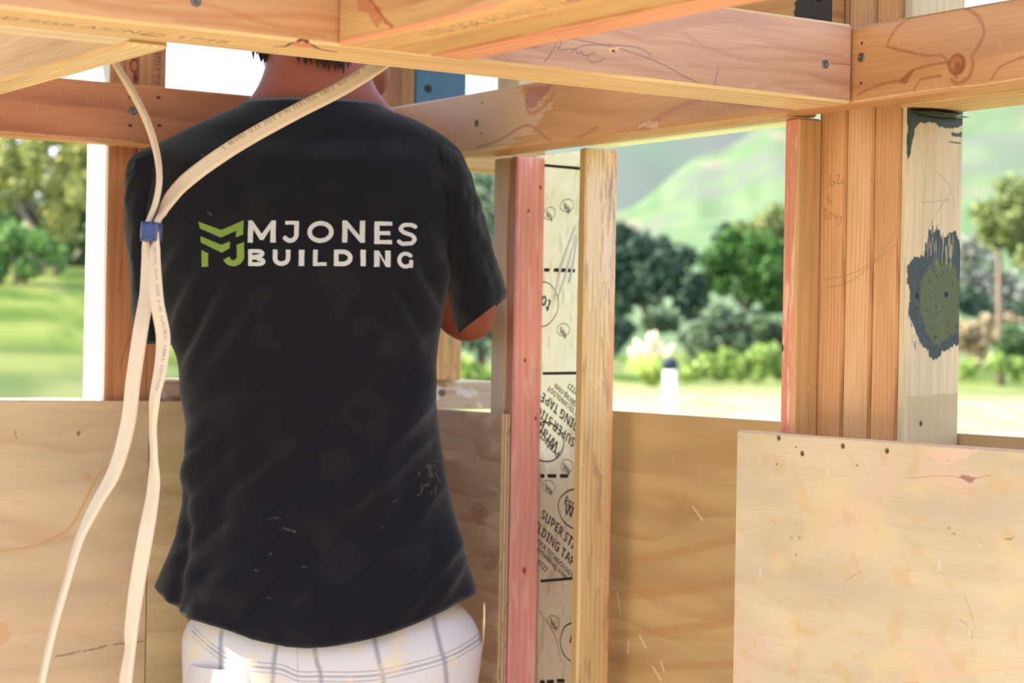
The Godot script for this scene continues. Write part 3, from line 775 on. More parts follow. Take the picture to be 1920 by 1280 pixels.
	t = thing("timber_post", "far corner post, its upper face brushed with blue-grey sealant", "post", Vector3(1.727, 0.0, -2.86))
	board("board", t, 1.676, 1.777, EYE - 0.067, EYE + 1.098, 2.800, 2.845, "h", [wood_tan, wood_tan, look(p)])
	board("board", t, 1.68, 1.777, EYE - 0.067, EYE + 1.098, 2.846, 2.93, "h", three(wood_brown))
	# pale stud tops above the rail: the same two studs carry on up
	timber("stud_top", "pale stud ends standing above the rail, right of the sealant-brushed post", "stud", 1.66, 1.71, 0.371, 1.098, 2.4705, 2.531, "h", three(wood_pale))
	build_cluster()

func oval(p: Pic, c: Vector2, rx: float, ry: float, wide: float) -> void:
	var e := PackedVector2Array()
	for i in 33:
		e.append(c + Vector2(cos(TAU * i / 32) * rx, sin(TAU * i / 32) * ry))
	p.line(e, wide, c8(30, 27, 25), 0.9, 0.2)

# marks on a board that starts 0.8 m higher than the height they were measured from
func slid(a: PackedVector2Array) -> PackedVector2Array:
	var r := PackedVector2Array()
	for e in a:
		r.append(e + Vector2(0.817, 0))
	return r

func build_wrap() -> void:
	# the printed flashing membrane between the pink and the yellow stud
	var p := Pic.new(0.14, 1.0, 2000).fill(c8(246, 236, 214))
	p.mottle(31, c8(250, 243, 226), 0.6, Vector2(25, 25), 0.05, 0.5)
	p.mottle(32, c8(196, 176, 140), 0.4, Vector2(40, 12), 0.2, 0.6)
	var ink := c8(30, 27, 25)
	for s in [PackedVector2Array([Vector2(0.0333, 0.6537), Vector2(0.13, 0.6382)]), PackedVector2Array([Vector2(0.0276, 0.3379), Vector2(0.1275, 0.3348)]), PackedVector2Array([Vector2(0.0262, 0.0207), Vector2(0.1181, 0.0313)])]:
		p.line(s, 0.0042, ink, 0.95, 0.2)
	for y in [892, 508, 1278]:
		pass
	for s in [PackedVector2Array([Vector2(0.0268, 0.4941), Vector2(0.034, 0.4937)]), PackedVector2Array([Vector2(0.0467, 0.4928), Vector2(0.065, 0.4916)]), PackedVector2Array([Vector2(0.0789, 0.4907), Vector2(0.0968, 0.4895)]), PackedVector2Array([Vector2(0.0284, 0.1802), Vector2(0.0397, 0.1804)]), PackedVector2Array([Vector2(0.0552, 0.1807), Vector2(0.1024, 0.1825)]), PackedVector2Array([Vector2(0.0367, 0.8066), Vector2(0.0452, 0.8053)]), PackedVector2Array([Vector2(0.0551, 0.8038), Vector2(0.0676, 0.8011)]), PackedVector2Array([Vector2(0.0787, 0.7986), Vector2(0.0967, 0.7958)])]:
		p.line(s, 0.0055, ink, 0.95, 0.2)
	# printed wordings, once upright and once turned over, running on a slant
	var o: Vector2 = PackedVector2Array([Vector2(0.0315, 0.5507)])[0]
	var turn := (PackedVector2Array([Vector2(0.1122, 0.5885)])[0] - o).angle()
	var side := Vector2.from_angle(turn + PI / 2)
	var along := Vector2.from_angle(turn)
	p.text("SUPER STICK", o + side * 0.007, turn, 0.0148, ink, 0.95, 0.98)
	p.text("BUILDING TAPE", o + along * -0.034 + side * 0.0315, turn, 0.0148, ink, 0.95, 0.98)
	p.text("SUPER STICK TECHNOLOGY", o + along * -0.036 + side * 0.047, turn, 0.0084, ink, 0.9, 0.98)
	p.text("ProtectoWrap.com", o + along * -0.012 + side * 0.061, turn, 0.0092, ink, 0.9, 0.98)
	p.text("800-759-9727", o + along * -0.024 + side * 0.0745, turn, 0.009, ink, 0.9, 0.98)
	var c1: Vector2 = PackedVector2Array([Vector2(0.1229, 0.5376)])[0]
	oval(p, c1, 0.048, 0.03, 0.0022)
	p.text("Protecto", c1 + Vector2(-0.034, -0.006), turn * 0.6, 0.013, ink, 0.95, 0.9)
	p.text("Wrap", c1 + Vector2(-0.034, 0.014), turn * 0.6, 0.017, ink, 0.95, 1.0)
	var o2: Vector2 = PackedVector2Array([Vector2(0.1142, 0.4327)])[0]
	var turn2 := turn + PI
	var side2 := Vector2.from_angle(turn2 + PI / 2)
	var along2 := Vector2.from_angle(turn2)
	p.text("SUPER STICK", o2 + along2 * -0.002, turn2, 0.0148, ink, 0.95, 0.98)
	p.text("BUILDING TAPE", o2 + along2 * -0.046 + side2 * 0.0245, turn2, 0.0148, ink, 0.95, 0.98)
	p.text("SUPER STICK TECHNOLOGY", o2 + along2 * -0.052 + side2 * 0.04, turn2, 0.0084, ink, 0.9, 0.98)
	p.text("ProtectoWrap.com", o2 + along2 * -0.03 + side2 * 0.054, turn2, 0.0092, ink, 0.9, 0.98)
	p.text("800-759-9727", o2 + along2 * -0.024 + side2 * 0.0675, turn2, 0.009, ink, 0.9, 0.98)
	var c2: Vector2 = PackedVector2Array([Vector2(0.0366, 0.4416)])[0]
	oval(p, c2, 0.048, 0.03, 0.0022)
	p.text("Wrap", c2 + Vector2(0.04, -0.004), turn2 + 0.1, 0.017, ink, 0.95, 1.0)
	p.text("Protecto", c2 + Vector2(0.04, 0.014), turn2 + 0.1, 0.013, ink, 0.95, 0.9)
	var c3: Vector2 = PackedVector2Array([Vector2(0.0214, 0.2322)])[0]
	oval(p, c3, 0.042, 0.034, 0.0016)
	p.text("to", c3 + Vector2(0.026, -0.004), turn2, 0.02, ink, 0.9)
	var c4: Vector2 = PackedVector2Array([Vector2(0.1263, 0.7359)])[0]
	oval(p, c4, 0.04, 0.03, 0.0022)
	p.text("P", c4 + Vector2(-0.018, 0.0), 0.3, 0.016, ink, 0.9)
	for q in PackedVector2Array([Vector2(0.095, 0.4744), Vector2(0.0472, 0.509), Vector2(0.079, 0.271), Vector2(0.0676, 0.7118), Vector2(0.0815, 0.0843), Vector2(0.0399, 0.0945)]):
		oval(p, q, 0.0165, 0.0095, 0.0009)
		p.text("Proto", q + Vector2(-0.011, -0.0005), 0.5, 0.006, ink, 0.85, 0.9)
		p.text("Wrap", q + Vector2(-0.011, 0.006), 0.5, 0.006, ink, 0.85, 0.9)
	p.stroke(PackedVector2Array([Vector2(0.0305, 0.6995), Vector2(0.0567, 0.7204), Vector2(0.0784, 0.7417), Vector2(0.0889, 0.7682)]), 0.0016, c8(120, 110, 104), 0.7)
	p.flecks(33, 26, Vector2(0.03, 0.0008), c8(170, 156, 130), 0.5, 1.1)
	var m := stuff(Color.WHITE, 0.45, p.tex(), 0.5)
	m.backlight_enabled = true
	m.backlight = Color(0.96, 0.96, 0.87)
	var t := thing("wall_wrap", "printed builder's wrap glowing between the pink stud and the yellow stud", "wrap", Vector3(1.716, 0.0, -2.43))
	# slightly crumpled sheet with a thickness
	var n := FastNoiseLite.new()
	n.seed = 4
	n.frequency = 9.0
	var st := SurfaceTool.new()
	st.begin(Mesh.PRIMITIVE_TRIANGLES)
	st.set_smooth_group(0)
	var rows := 120
	var cols := 14
	for i in rows + 1:
		for j in cols + 1:
			var y := lerpf(EYE + 0.285, 0.3, float(i) / rows)
			var b := lerpf(2.50, 2.36, float(j) / cols)
			var amp := 0.0025 + 0.005 * smoothstep(EYE + 0.0, EYE + 0.2, y)
			st.set_uv(Vector2((2.50 - b) / 0.14, (EYE + 0.29 - y) / 1.0))
			st.add_vertex(Vector3(n.get_noise_2d(y * 2.6, b * 2.0) * amp + 0.4 * amp * n.get_noise_2d(y * 9.0, b * 5.0), y, -b + 2.43))
	for i in rows:
		for j in cols:
			var a := i * (cols + 1) + j
			for k in [a, a + 1, a + cols + 1, a + 1, a + cols + 2, a + cols + 1]:
				st.add_index(k)
	st.generate_normals()
	part("membrane", st.commit(), m, t)
	for e in [[Vector3(1.708, 1.372, -2.3844), Vector3(1.708, 1.3487, -2.3987), Vector3(1.708, 1.3133, -2.4196), Vector3(1.708, 1.2654, -2.4348)], [Vector3(1.706, 1.3598, -2.3785), Vector3(1.706, 1.3286, -2.3925), Vector3(1.706, 1.297, -2.4052), Vector3(1.706, 1.2685, -2.4223)], [Vector3(1.705, 1.3517, -2.3742), Vector3(1.705, 1.3204, -2.3827), Vector3(1.705, 1.2888, -2.3926)]]:
		var path := []
		for k in e.size():
			path.append(e[k] - t.position)
		part("torn_strip", tube(path, [0.0008, 0.0016, 0.002, 0.0008].slice(0, e.size()), 6), stuff(c8(222, 224, 232), 0.2, null, 0.5), t)
	# the sheathing behind it stops at sill height
	timber("plywood_panel", "plywood sheathing hidden behind the lower half of the printed wrap", "panel", 1.755, 1.770, -1.2, -0.165, 2.401, 2.60, "h", three(ply_plain))
	# a strip of the same membrane turned under the rail, and a torn shiny foil end
	var s := thing("flashing_strip", "thin bright strip of flashing under the rail over the window opening", "flashing", Vector3(1.68, EYE + 0.281, -2.1))
	var fm := stuff(c8(246, 246, 214), 0.4)
	fm.backlight_enabled = true
	fm.backlight = Color(1, 1, 0.8)
	board("strip", s, 1.6625, 1.692, EYE + 0.2805, EYE + 0.2825, 1.832, 2.29, "b", three([fm, 1.0, 0.0, 0.0]), 0.0005)

func build_cluster() -> void:
	# built-up post in the middle of the right-hand wall
	var t := thing("timber_post", "built-up post of five boards with a green sealant patch, right of the window opening", "post", Vector3(1.70, 0.0, -1.74))
	var p := Pic.new(1.5, 0.028, 1300).wood(51, c8(226, 144, 108), c8(210, 116, 88), 60.0, 0.006, 0.5)
	p.mottle(16, c8(240, 196, 176), 0.7, Vector2(8, 60), 0.1, 0.4)
	p.spot(Vector2(0.281 + 0.0, 0.003), 0.006, 0.004, c8(70, 44, 32), 0.95)
	p.flecks(34, 90, Vector2(0.012, 0.001), c8(246, 216, 200), 0.5, 0.0)
	var q := Pic.new(1.5, 0.045, 1300).wood(52, c8(206, 152, 94), c8(180, 118, 64), 60.0, 0.008, 0.5)
	q.flecks(35, 16, Vector2(0.01, 0.003), c8(232, 190, 150), 0.5, 0.5)
	board("board", t, 1.62, 1.6595, 0.0, EYE + 0.279, 1.799, 1.825, "h", [look(p), wood_pink, look(q)])
	var tones := [[c8(228, 164, 108), c8(204, 124, 74), 53], [c8(232, 174, 120), c8(210, 136, 86), 54], [c8(224, 160, 104), c8(204, 128, 76), 55]]
	var bounds := [[1.7585, 1.807], [1.7115, 1.7575], [1.667, 1.7105]]
	for i in 3:
		p = Pic.new(1.9, 0.048, 1060).wood(tones[i][2], tones[i][0], tones[i][1], 150.0, 0.005, 0.5)
		p.flecks(36 + i, 60, Vector2(0.012, 0.0014), c8(240, 206, 176), 0.4, 0.3)
		p.line(PackedVector2Array([Vector2(0, 0.047), Vector2(1.9, 0.046)]), 0.004, c8(226, 120, 96), 0.6)
		var off := 0.817
		if i == 0:
			p.text("620", Vector2(off + 0.110, 0.010), 0.08, 0.013, c8(150, 104, 70), 0.0)
			for s in [PackedVector2Array([Vector2(0.0693, 0.0242), Vector2(0.0788, 0.0207), Vector2(0.0842, 0.0246), Vector2(0.0806, 0.0301), Vector2(0.0789, 0.0226)]), PackedVector2Array([Vector2(0.0718, 0.0336), Vector2(0.0734, 0.0383), Vector2(0.0809, 0.0339), Vector2(0.0825, 0.0395)]), PackedVector2Array([Vector2(0.0756, 0.043), Vector2(0.0813, 0.0413), Vector2(0.0816, 0.0469), Vector2(0.075, 0.0449)]), PackedVector2Array([Vector2(0.0982, 0.0174), Vector2(0.1064, 0.0252)]), PackedVector2Array([Vector2(0.1074, 0.0195), Vector2(0.0957, 0.0192)]), PackedVector2Array([Vector2(0.1142, 0.0112), Vector2(0.1124, 0.0159), Vector2(0.1254, 0.0143)]), PackedVector2Array([Vector2(0.1166, 0.0217), Vector2(0.123, 0.019), Vector2(0.1245, 0.0238), Vector2(0.1181, 0.0255), Vector2(0.1166, 0.0217)]), PackedVector2Array([Vector2(0.1182, 0.0283), Vector2(0.1248, 0.0313), Vector2(0.1198, 0.0349), Vector2(0.1302, 0.0351)]), PackedVector2Array([Vector2(0.1238, 0.0387), Vector2(0.1227, 0.0424), Vector2(0.1304, 0.0407), Vector2(0.134, 0.0352)])]:
				var r := PackedVector2Array()
				for e in s:
					r.append(e + Vector2(off, 0))
				p.stroke(r, 0.0009, c8(140, 100, 72), 0.8)
		for s in [PackedVector2Array([Vector2(0.1991, 0.0134), Vector2(0.1916, 0.0645), Vector2(0.1783, 0.1003), Vector2(0.157, 0.1263), Vector2(0.1388, 0.1432)]), PackedVector2Array([Vector2(0.209, 0.0184), Vector2(0.1999, 0.0647), Vector2(0.1754, 0.1091), Vector2(0.1575, 0.1437)])]:
			var r := PackedVector2Array()
			for e in s:
				r.append(Vector2(e.x + off, e.y - (1.807 - bounds[i][1])))
			p.stroke(r, 0.0009, c8(150, 116, 86), 0.6)
		board("board", t, 1.66, 1.75, 0.0, EYE + 1.098, bounds[i][0], bounds[i][1], "h", [look(p), wood_tan, wood_orange])
	# pale facing board with brushed sealant
	p = Pic.new(1.9, 0.091, 1060).wood(56, c8(216, 180, 136), c8(198, 158, 114), 70.0, 0.006, 0.5)
	p.poly(slid(PackedVector2Array([Vector2(0.3366, 0.0047), Vector2(0.3321, 0.1057), Vector2(0.4058, 0.1076), Vector2(0.4041, 0.0064)])), c8(186, 158, 118), 0.8, 0.001)
	p.mottle(17, c8(176, 160, 136), 0.35, Vector2(10, 40), 0.3, 0.6)
	var tar := c8(56, 62, 62)
	p.poly(slid(PackedVector2Array([Vector2(-0.0042, -0.0004), Vector2(-0.0095, 0.0952), Vector2(0.0114, 0.0903), Vector2(0.0173, 0.0796), Vector2(0.0193, 0.0528), Vector2(0.014, 0.0394), Vector2(0.0168, 0.0193), Vector2(0.0226, 0.009), Vector2(0.0541, 0.0046), Vector2(0.0606, 0.0013)])), tar, 0.97, 0.003, Vector2(0.5, 1.6))
	p.poly(slid(PackedVector2Array([Vector2(0.1401, 0.0364), Vector2(0.1537, 0.0429), Vector2(0.1364, 0.0487), Vector2(0.1518, 0.058), Vector2(0.1451, 0.0667), Vector2(0.1395, 0.0782), Vector2(0.1506, 0.0848), Vector2(0.1696, 0.088), Vector2(0.1821, 0.0937), Vector2(0.2204, 0.0938), Vector2(0.2715, 0.0933), Vector2(0.2781, 0.0755), Vector2(0.2846, 0.0613), Vector2(0.2949, 0.0483), Vector2(0.2899, 0.0402), Vector2(0.2818, 0.0347), Vector2(0.2725, 0.0257), Vector2(0.257, 0.0148), Vector2(0.2416, 0.0058), Vector2(0.1854, 0.0026), Vector2(0.175, 0.0128), Vector2(0.1719, 0.0284)])), tar, 0.98, 0.004, Vector2(0.35, 1.6), 90.0)
	p.poly(slid(PackedVector2Array([Vector2(0.1972, 0.0238), Vector2(0.1789, 0.0436), Vector2(0.1755, 0.0657), Vector2(0.1857, 0.0839), Vector2(0.2205, 0.0902), Vector2(0.2588, 0.0875), Vector2(0.2719, 0.0637), Vector2(0.2773, 0.0461), Vector2(0.2598, 0.0342), Vector2(0.2349, 0.0248)])), c8(88, 90, 52), 0.85, 0.006, Vector2(0.35, 1.6), 90.0)
	var patch := Rect2(slid(PackedVector2Array([Vector2(0.1729, 0.0041)]))[0], slid(PackedVector2Array([Vector2(0.2779, 0.0953)]))[0] - slid(PackedVector2Array([Vector2(0.1729, 0.0041)]))[0])
	p.flecks(70, 90, Vector2(0.012, 0.0016), c8(74, 92, 120), 0.6, 0.1, patch)
	p.flecks(71, 60, Vector2(0.004, 0.0018), c8(24, 26, 32), 0.8, 0.6, patch)
	p.flecks(72, 50, Vector2(0.02, 0.0014), c8(104, 104, 64), 0.6, 0.15, patch)
	p.flecks(73, 40, Vector2(0.035, 0.0012), tar, 0.8, 0.0, Rect2(slid(PackedVector2Array([Vector2(0.1308, 0.0336)]))[0], Vector2(0.03, 0.045)))
	p.flecks(74, 24, Vector2(0.03, 0.0014), c8(214, 180, 138), 0.9, 0.0, Rect2(slid(PackedVector2Array([Vector2(0.1404, 0.0312)]))[0], Vector2(0.02, 0.05)))
	for e in slid(PackedVector2Array([Vector2(0.2193, 0.0183), Vector2(0.2161, 0.0658)])):
		p.spot(e, 0.0042, 0.0036, c8(14, 14, 20), 1.0, 0.4)
	p.spot(slid(PackedVector2Array([Vector2(0.3686, 0.0281)]))[0], 0.0038, 0.003, c8(64, 52, 42), 0.95)
	p.poly(slid(PackedVector2Array([Vector2(0.0244, 0.069), Vector2(0.0231, 0.087), Vector2(0.0282, 0.0862), Vector2(0.0287, 0.0709)])), tar, 0.9, 0.002)
	p.line(slid(PackedVector2Array([Vector2(0.0354, 0.0666), Vector2(0.036, 0.0846)])), 0.0015, tar, 0.8)
	for s in [PackedVector2Array([Vector2(0.0704, 0.0435), Vector2(0.0879, 0.0679), Vector2(0.1128, 0.0766)]), PackedVector2Array([Vector2(0.11, 0.0234), Vector2(0.1038, 0.0683)]), PackedVector2Array([Vector2(0.0955, 0.0681), Vector2(0.1173, 0.0509), Vector2(0.139, 0.0338)])]:
		p.stroke(slid(s), 0.0008, c8(150, 132, 112), 0.7)
	var white := look(p, 0.5)
	board("facing_board", t, 1.66, 1.752, 0.0, EYE + 1.098, 1.654, 1.6665, "h", [wood_pale, wood_pale, white])
	# dab of dark sealant squeezed out under the header
	var g := thing("sealant_bead", "black sealant smeared into the joint above the pale facing board", "sealant", Vector3(1.70, EYE + 0.276, -1.65))
	var n := FastNoiseLite.new()
	n.frequency = 30.0
	var rings := []
	for i in 15:
		var f := i / 14.0
		var r := []
		for j in 10:
			var an := TAU * j / 10.0
			var rad := 0.010 * sin(PI * clampf(f, 0.03, 0.97)) * (1.0 + 0.5 * n.get_noise_2d(f * 1.5, an * 0.05))
			r.append(Vector3(lerpf(-0.042, 0.055, f), sin(an) * rad * 0.5, cos(an) * rad * 1.3))
		rings.append(r)
	part("smear", loft(rings), stuff(c8(26, 28, 28), 0.25, null, 0.5), g)
	# orange header board above the tie beam with dark sealant at its end
	p = Pic.new(0.6, 0.1, 1000).wood(57, c8(220, 158, 96), c8(192, 122, 70), 26.0, 0.02, 0.5)
	p.poly(PackedVector2Array([Vector2(0.44, -0.01), Vector2(0.437, 0.03), Vector2(0.43, 0.06), Vector2(0.45, 0.11), Vector2(0.52, 0.11), Vector2(0.52, -0.01)]), c8(56, 52, 52), 0.97, 0.006)
	p.spot(Vector2(0.478, 0.035), 0.007, 0.005, c8(16, 14, 14), 1.0)
	t = thing("header_board", "orange board with a dark sealant patch, above the tie beam's right end", "board", Vector3(1.64, EYE + 0.371, -2.0))
	board("board", t, 1.634, 1.6595, EYE + 0.371, EYE + 0.447, 1.762, 2.26, "b", [look(p), wood_orange, wood_orange])

# ---------------------------------------------------------------- the worker

# a smooth skin over tapered bones [from, to, radius, radius], as surface nets
func skin_into(st: SurfaceTool, bones: Array, cell: float, k: float, first: int) -> int:
	var lo := Vector3.ONE * 1e9
	var hi := -lo
	for b in bones:
		var r := maxf(b[2], b[3]) + 3.0 * cell
		for e in [b[0], b[1]]:
			lo = lo.min(e - Vector3.ONE * r)
			hi = hi.max(e + Vector3.ONE * r)
	var nx := int((hi.x - lo.x) / cell) + 2
	var ny := int((hi.y - lo.y) / cell) + 2
	var nz := int((hi.z - lo.z) / cell) + 2
	var f := PackedFloat32Array()
	f.resize(nx * ny * nz)
	f.fill(1.0)
	for b in bones:
		var p0: Vector3 = b[0]
		var ba: Vector3 = b[1] - b[0]
		var l2 := maxf(ba.length_squared(), 1e-9)
		var ra: float = b[2]
		var rb: float = b[3]
		var m := maxf(ra, rb) + k + 2.0 * cell
		var q0: Vector3 = (p0.min(b[1]) - Vector3.ONE * m - lo) / cell
		var q1: Vector3 = (p0.max(b[1]) + Vector3.ONE * m - lo) / cell
		for y in range(maxi(0, int(q0.y)), mini(ny, int(q1.y) + 1)):
			for z in range(maxi(0, int(q0.z)), mini(nz, int(q1.z) + 1)):
				var i := (y * nz + z) * nx
				for x in range(maxi(0, int(q0.x)), mini(nx, int(q1.x) + 1)):
					var pa := lo + Vector3(x, y, z) * cell - p0
					var t := clampf(pa.dot(ba) / l2, 0.0, 1.0)
					var d := (pa - ba * t).length() - lerpf(ra, rb, t)
					var o := f[i + x]
					var h := maxf(k - absf(o - d), 0.0) / k
					f[i + x] = minf(o, d) - h * h * k * 0.25
	var id := PackedInt32Array()
	id.resize(nx * ny * nz)
	id.fill(-1)
	var n := first
	var sx := 1
	var sz := nx
	var sy := nx * nz
	var corner := [0, sx, sz, sx + sz, sy, sy + sx, sy + sz, sy + sx + sz]
	var off := [Vector3(0, 0, 0), Vector3(1, 0, 0), Vector3(0, 0, 1), Vector3(1, 0, 1), Vector3(0, 1, 0), Vector3(1, 1, 0), Vector3(0, 1, 1), Vector3(1, 1, 1)]
	var edges := [[0, 1], [2, 3], [4, 5], [6, 7], [0, 2], [1, 3], [4, 6], [5, 7], [0, 4], [1, 5], [2, 6], [3, 7]]
	for y in ny - 1:
		for z in nz - 1:
			for x in nx - 1:
				var c := x + z * sz + y * sy
				if f[c] > 3.0 * cell:
					continue
				var inside := 0
				for e in corner:
					if f[c + e] < 0.0:
						inside += 1
				if inside == 0 or inside == 8:
					continue
				var sum := Vector3.ZERO
				var hits := 0
				for e in edges:
					var a: float = f[c + corner[e[0]]]
					var b2: float = f[c + corner[e[1]]]
					if (a < 0.0) != (b2 < 0.0):
						sum += off[e[0]].lerp(off[e[1]], a / (a - b2))
						hits += 1
				var p: Vector3 = lo + (Vector3(x, y, z) + sum / hits) * cell
				st.set_uv(Vector2(p.x, p.y))
				st.add_vertex(p)
				id[c] = n
				n += 1
	for y in range(1, ny - 1):
		for z in range(1, nz - 1):
			for x in range(1, nx - 1):
				var c := x + z * sz + y * sy
				if f[c] > 3.0 * cell:
					continue
				var here := f[c] < 0.0
				for ax in 3:
					var s: int = [sx, sy, sz][ax]
					if here == (f[c + s] < 0.0):
						continue
					var u: int = [sy, sz, sx][ax]
					var v: int = [sz, sx, sy][ax]
					var q := [id[c - u - v], id[c - v], id[c], id[c - u]]
					if q.min() < 0:
						continue
					var order := [0, 2, 1, 0, 3, 2] if here else [0, 1, 2, 0, 2, 3]
					for e in order:
						st.add_index(q[e])
	return n

func hand_bones(wrist: Vector3, point: Vector3, palm: Vector3, thumb_side: float) -> Array:
	# palm and five fingers, each of three bones that curl towards the palm
	var f := point.normalized()
	var n := palm.normalized()
	var x := f.cross(n).normalized() * thumb_side
	var out := []
	var size := [0.070, 0.078, 0.073, 0.060]
	for i in 4:
		var across := (1.5 - i) * 0.0205
		var base := wrist + f * (0.088 - 0.004 * absf(i - 1)) + x * across
		out.append([wrist + x * across * 0.7 + f * 0.01, base, 0.0155, 0.0125])
		var at := base
		var dir := f
		for j in 3:
			dir = (dir + n * [0.35, 0.55, 0.5][j]).normalized()
			var to: Vector3 = at + dir * size[i] * [0.46, 0.32, 0.26][j]
			out.append([at, to, 0.0098 - 0.0007 * j, 0.0091 - 0.0007 * j])
			at = to
	var tb := wrist + x * 0.028 + f * 0.022
	var tm := tb + (f * 0.6 + x * 0.75 + n * 0.25).normalized() * 0.045
	out.append([tb, tm, 0.015, 0.0115])
	out.append([tm, tm + (f * 0.85 + x * 0.3 + n * 0.4).normalized() * 0.034, 0.0112, 0.009])
	return out

func around(xl: float, xr: float, y: float, zc: float, back: float, front: float, t: float, e: float) -> Vector3:
	var c := cos(t)
	var s := sin(t)
	return Vector3((xl + xr) / 2 + (xr - xl) / 2 * signf(c) * pow(absf(c), e), y, zc + (back if s > 0.0 else front) * signf(s) * pow(absf(s), e))

func table(t: Array, y: float) -> float:
	for i in t.size() - 1:
		if y <= t[i + 1][0]:
			return lerpf(t[i][1], t[i + 1][1], smoothstep(0.0, 1.0, clampf((y - t[i][0]) / (t[i + 1][0] - t[i][0]), 0.0, 1.0)))
	return t[-1][1]

func glyph(p: Pic, ch: String, o: Vector2, ex: Vector2, ey: Vector2, r: Rect2, t: float, c: Color) -> void:
	var w := r.size.x
	var h := r.size.y
	var polys := []
	var bands := []
	var k := t * 0.5
	match ch:
		"M": polys = [[[0, 0], [0.8 * t, 0], [w / 2, 0.6 * h], [w - 0.8 * t, 0], [w, 0], [w, h], [w - t, h], [w - t, 0.4 * h], [w / 2 + 0.34 * t, 0.88 * h], [w / 2 - 0.34 * t, 0.88 * h], [t, 0.4 * h], [t, h], [0, h]]]
		"N": polys = [[[0, 0], [0.85 * t, 0], [w - t, 0.66 * h], [w - t, 0], [w, 0], [w, h], [w - 0.85 * t, h], [t, 0.34 * h], [t, h], [0, h]]]
		"E": polys = [[[0, 0], [w, 0], [w, 0.8 * t], [t, 0.8 * t], [t, 0.42 * h], [0.9 * w, 0.42 * h], [0.9 * w, 0.42 * h + 0.8 * t], [t, 0.42 * h + 0.8 * t], [t, h - 0.8 * t], [w, h - 0.8 * t], [w, h], [0, h]]]
		"L": polys = [[[0, 0], [t, 0], [t, h - 0.8 * t], [w, h - 0.8 * t], [w, h], [0, h]]]
		"I": polys = [[[0, 0], [w, 0], [w, h], [0, h]]]
		"O": bands = [arc_pts(w / 2, h / 2, w / 2 - k, h / 2 - k, 0, TAU)]
		"J":
			polys = [[[0.15 * w, 0], [w, 0], [w, 0.62 * h], [w - t, 0.62 * h], [w - t, 0.8 * t], [0.15 * w, 0.8 * t]]]
			bands = [arc_pts(0.47 * w, 0.6 * h, 0.53 * w - k, 0.4 * h - k, 0, 2.5)]
		"S": bands = [curve_pts([[0.93 * w, 0.17 * h], [0.76 * w, 0.105 * h], [0.55 * w, k], [0.3 * w, 0.115 * h], [0.14 * w, 0.27 * h], [0.27 * w, 0.405 * h], [0.52 * w, 0.48 * h], [0.78 * w, 0.56 * h], [0.9 * w, 0.71 * h], [0.76 * w, 0.875 * h], [0.5 * w, h - k], [0.25 * w, 0.925 * h], [0.06 * w, 0.83 * h]])]
		"B":
			polys = [[[0, 0], [t, 0], [t, h], [0, h]]]
			bands = [[[k, 0.8 * k], [0.55 * w, 0.8 * k]] + arc_pts(0.58 * w, 0.26 * h, 0.36 * w - k, 0.25 * h - 0.8 * k, -1.57, 1.57) + [[k, 0.5 * h]], [[k, 0.5 * h], [0.6 * w, 0.5 * h]] + arc_pts(0.6 * w, 0.745 * h, 0.4 * w - k, 0.25 * h - 0.8 * k, -1.57, 1.57) + [[k, h - 0.8 * k]]]
		"U":
			polys = [[[0, 0], [t, 0], [t, 0.55 * h], [0, 0.55 * h]], [[w - t, 0], [w, 0], [w, 0.55 * h], [w - t, 0.55 * h]]]
			bands = [arc_pts(w / 2, 0.54 * h, w / 2 - k, 0.46 * h - k, 3.1416, 0.0)]
		"D":
			polys = [[[0, 0], [t, 0], [t, h], [0, h]]]
			bands = [[[k, 0.9 * k], [0.4 * w, 0.9 * k]] + arc_pts(0.45 * w, h / 2, 0.55 * w - k, h / 2 - 0.9 * k, -1.57, 1.57) + [[k, h - 0.9 * k]]]
		"G": bands = [arc_pts(0.53 * w, h / 2, 0.53 * w - k, h / 2 - k, -0.78, -5.45), [[w - k, 0.84 * h], [w - k, 0.58 * h]]]
	for q in polys:
		var v := PackedVector2Array()
		for e in q:
			v.append(o + ex * (r.position.x + e[0]) + ey * (r.position.y + e[1]))
		p.poly(v, c, 1.0)
	for q in bands:
		var v := PackedVector2Array()
		for e in q:
			v.append(o + ex * (r.position.x + e[0]) + ey * (r.position.y + e[1]))
		p.line(v, t * ex.length() * 0.97, c, 1.0, 0.12)

func arc_pts(cx: float, cy: float, rx: float, ry: float, a0: float, a1: float) -> Array:
	var out := []
	for i in 25:
		var a := lerpf(a0, a1, i / 24.0)
		out.append([cx + cos(a) * rx, cy + sin(a) * ry])
	return out

func curve_pts(q: Array) -> Array:
	var out := []
	for i in q.size() - 1:
		for t in 4:
			var p := Vector2(q[i][0], q[i][1]).cubic_interpolate(Vector2(q[i + 1][0], q[i + 1][1]), Vector2(q[maxi(i - 1, 0)][0], q[maxi(i - 1, 0)][1]), Vector2(q[mini(i + 2, q.size() - 1)][0], q[mini(i + 2, q.size() - 1)][1]), t / 4.0)
			out.append([p.x, p.y])
	out.append(q[-1])
	return out

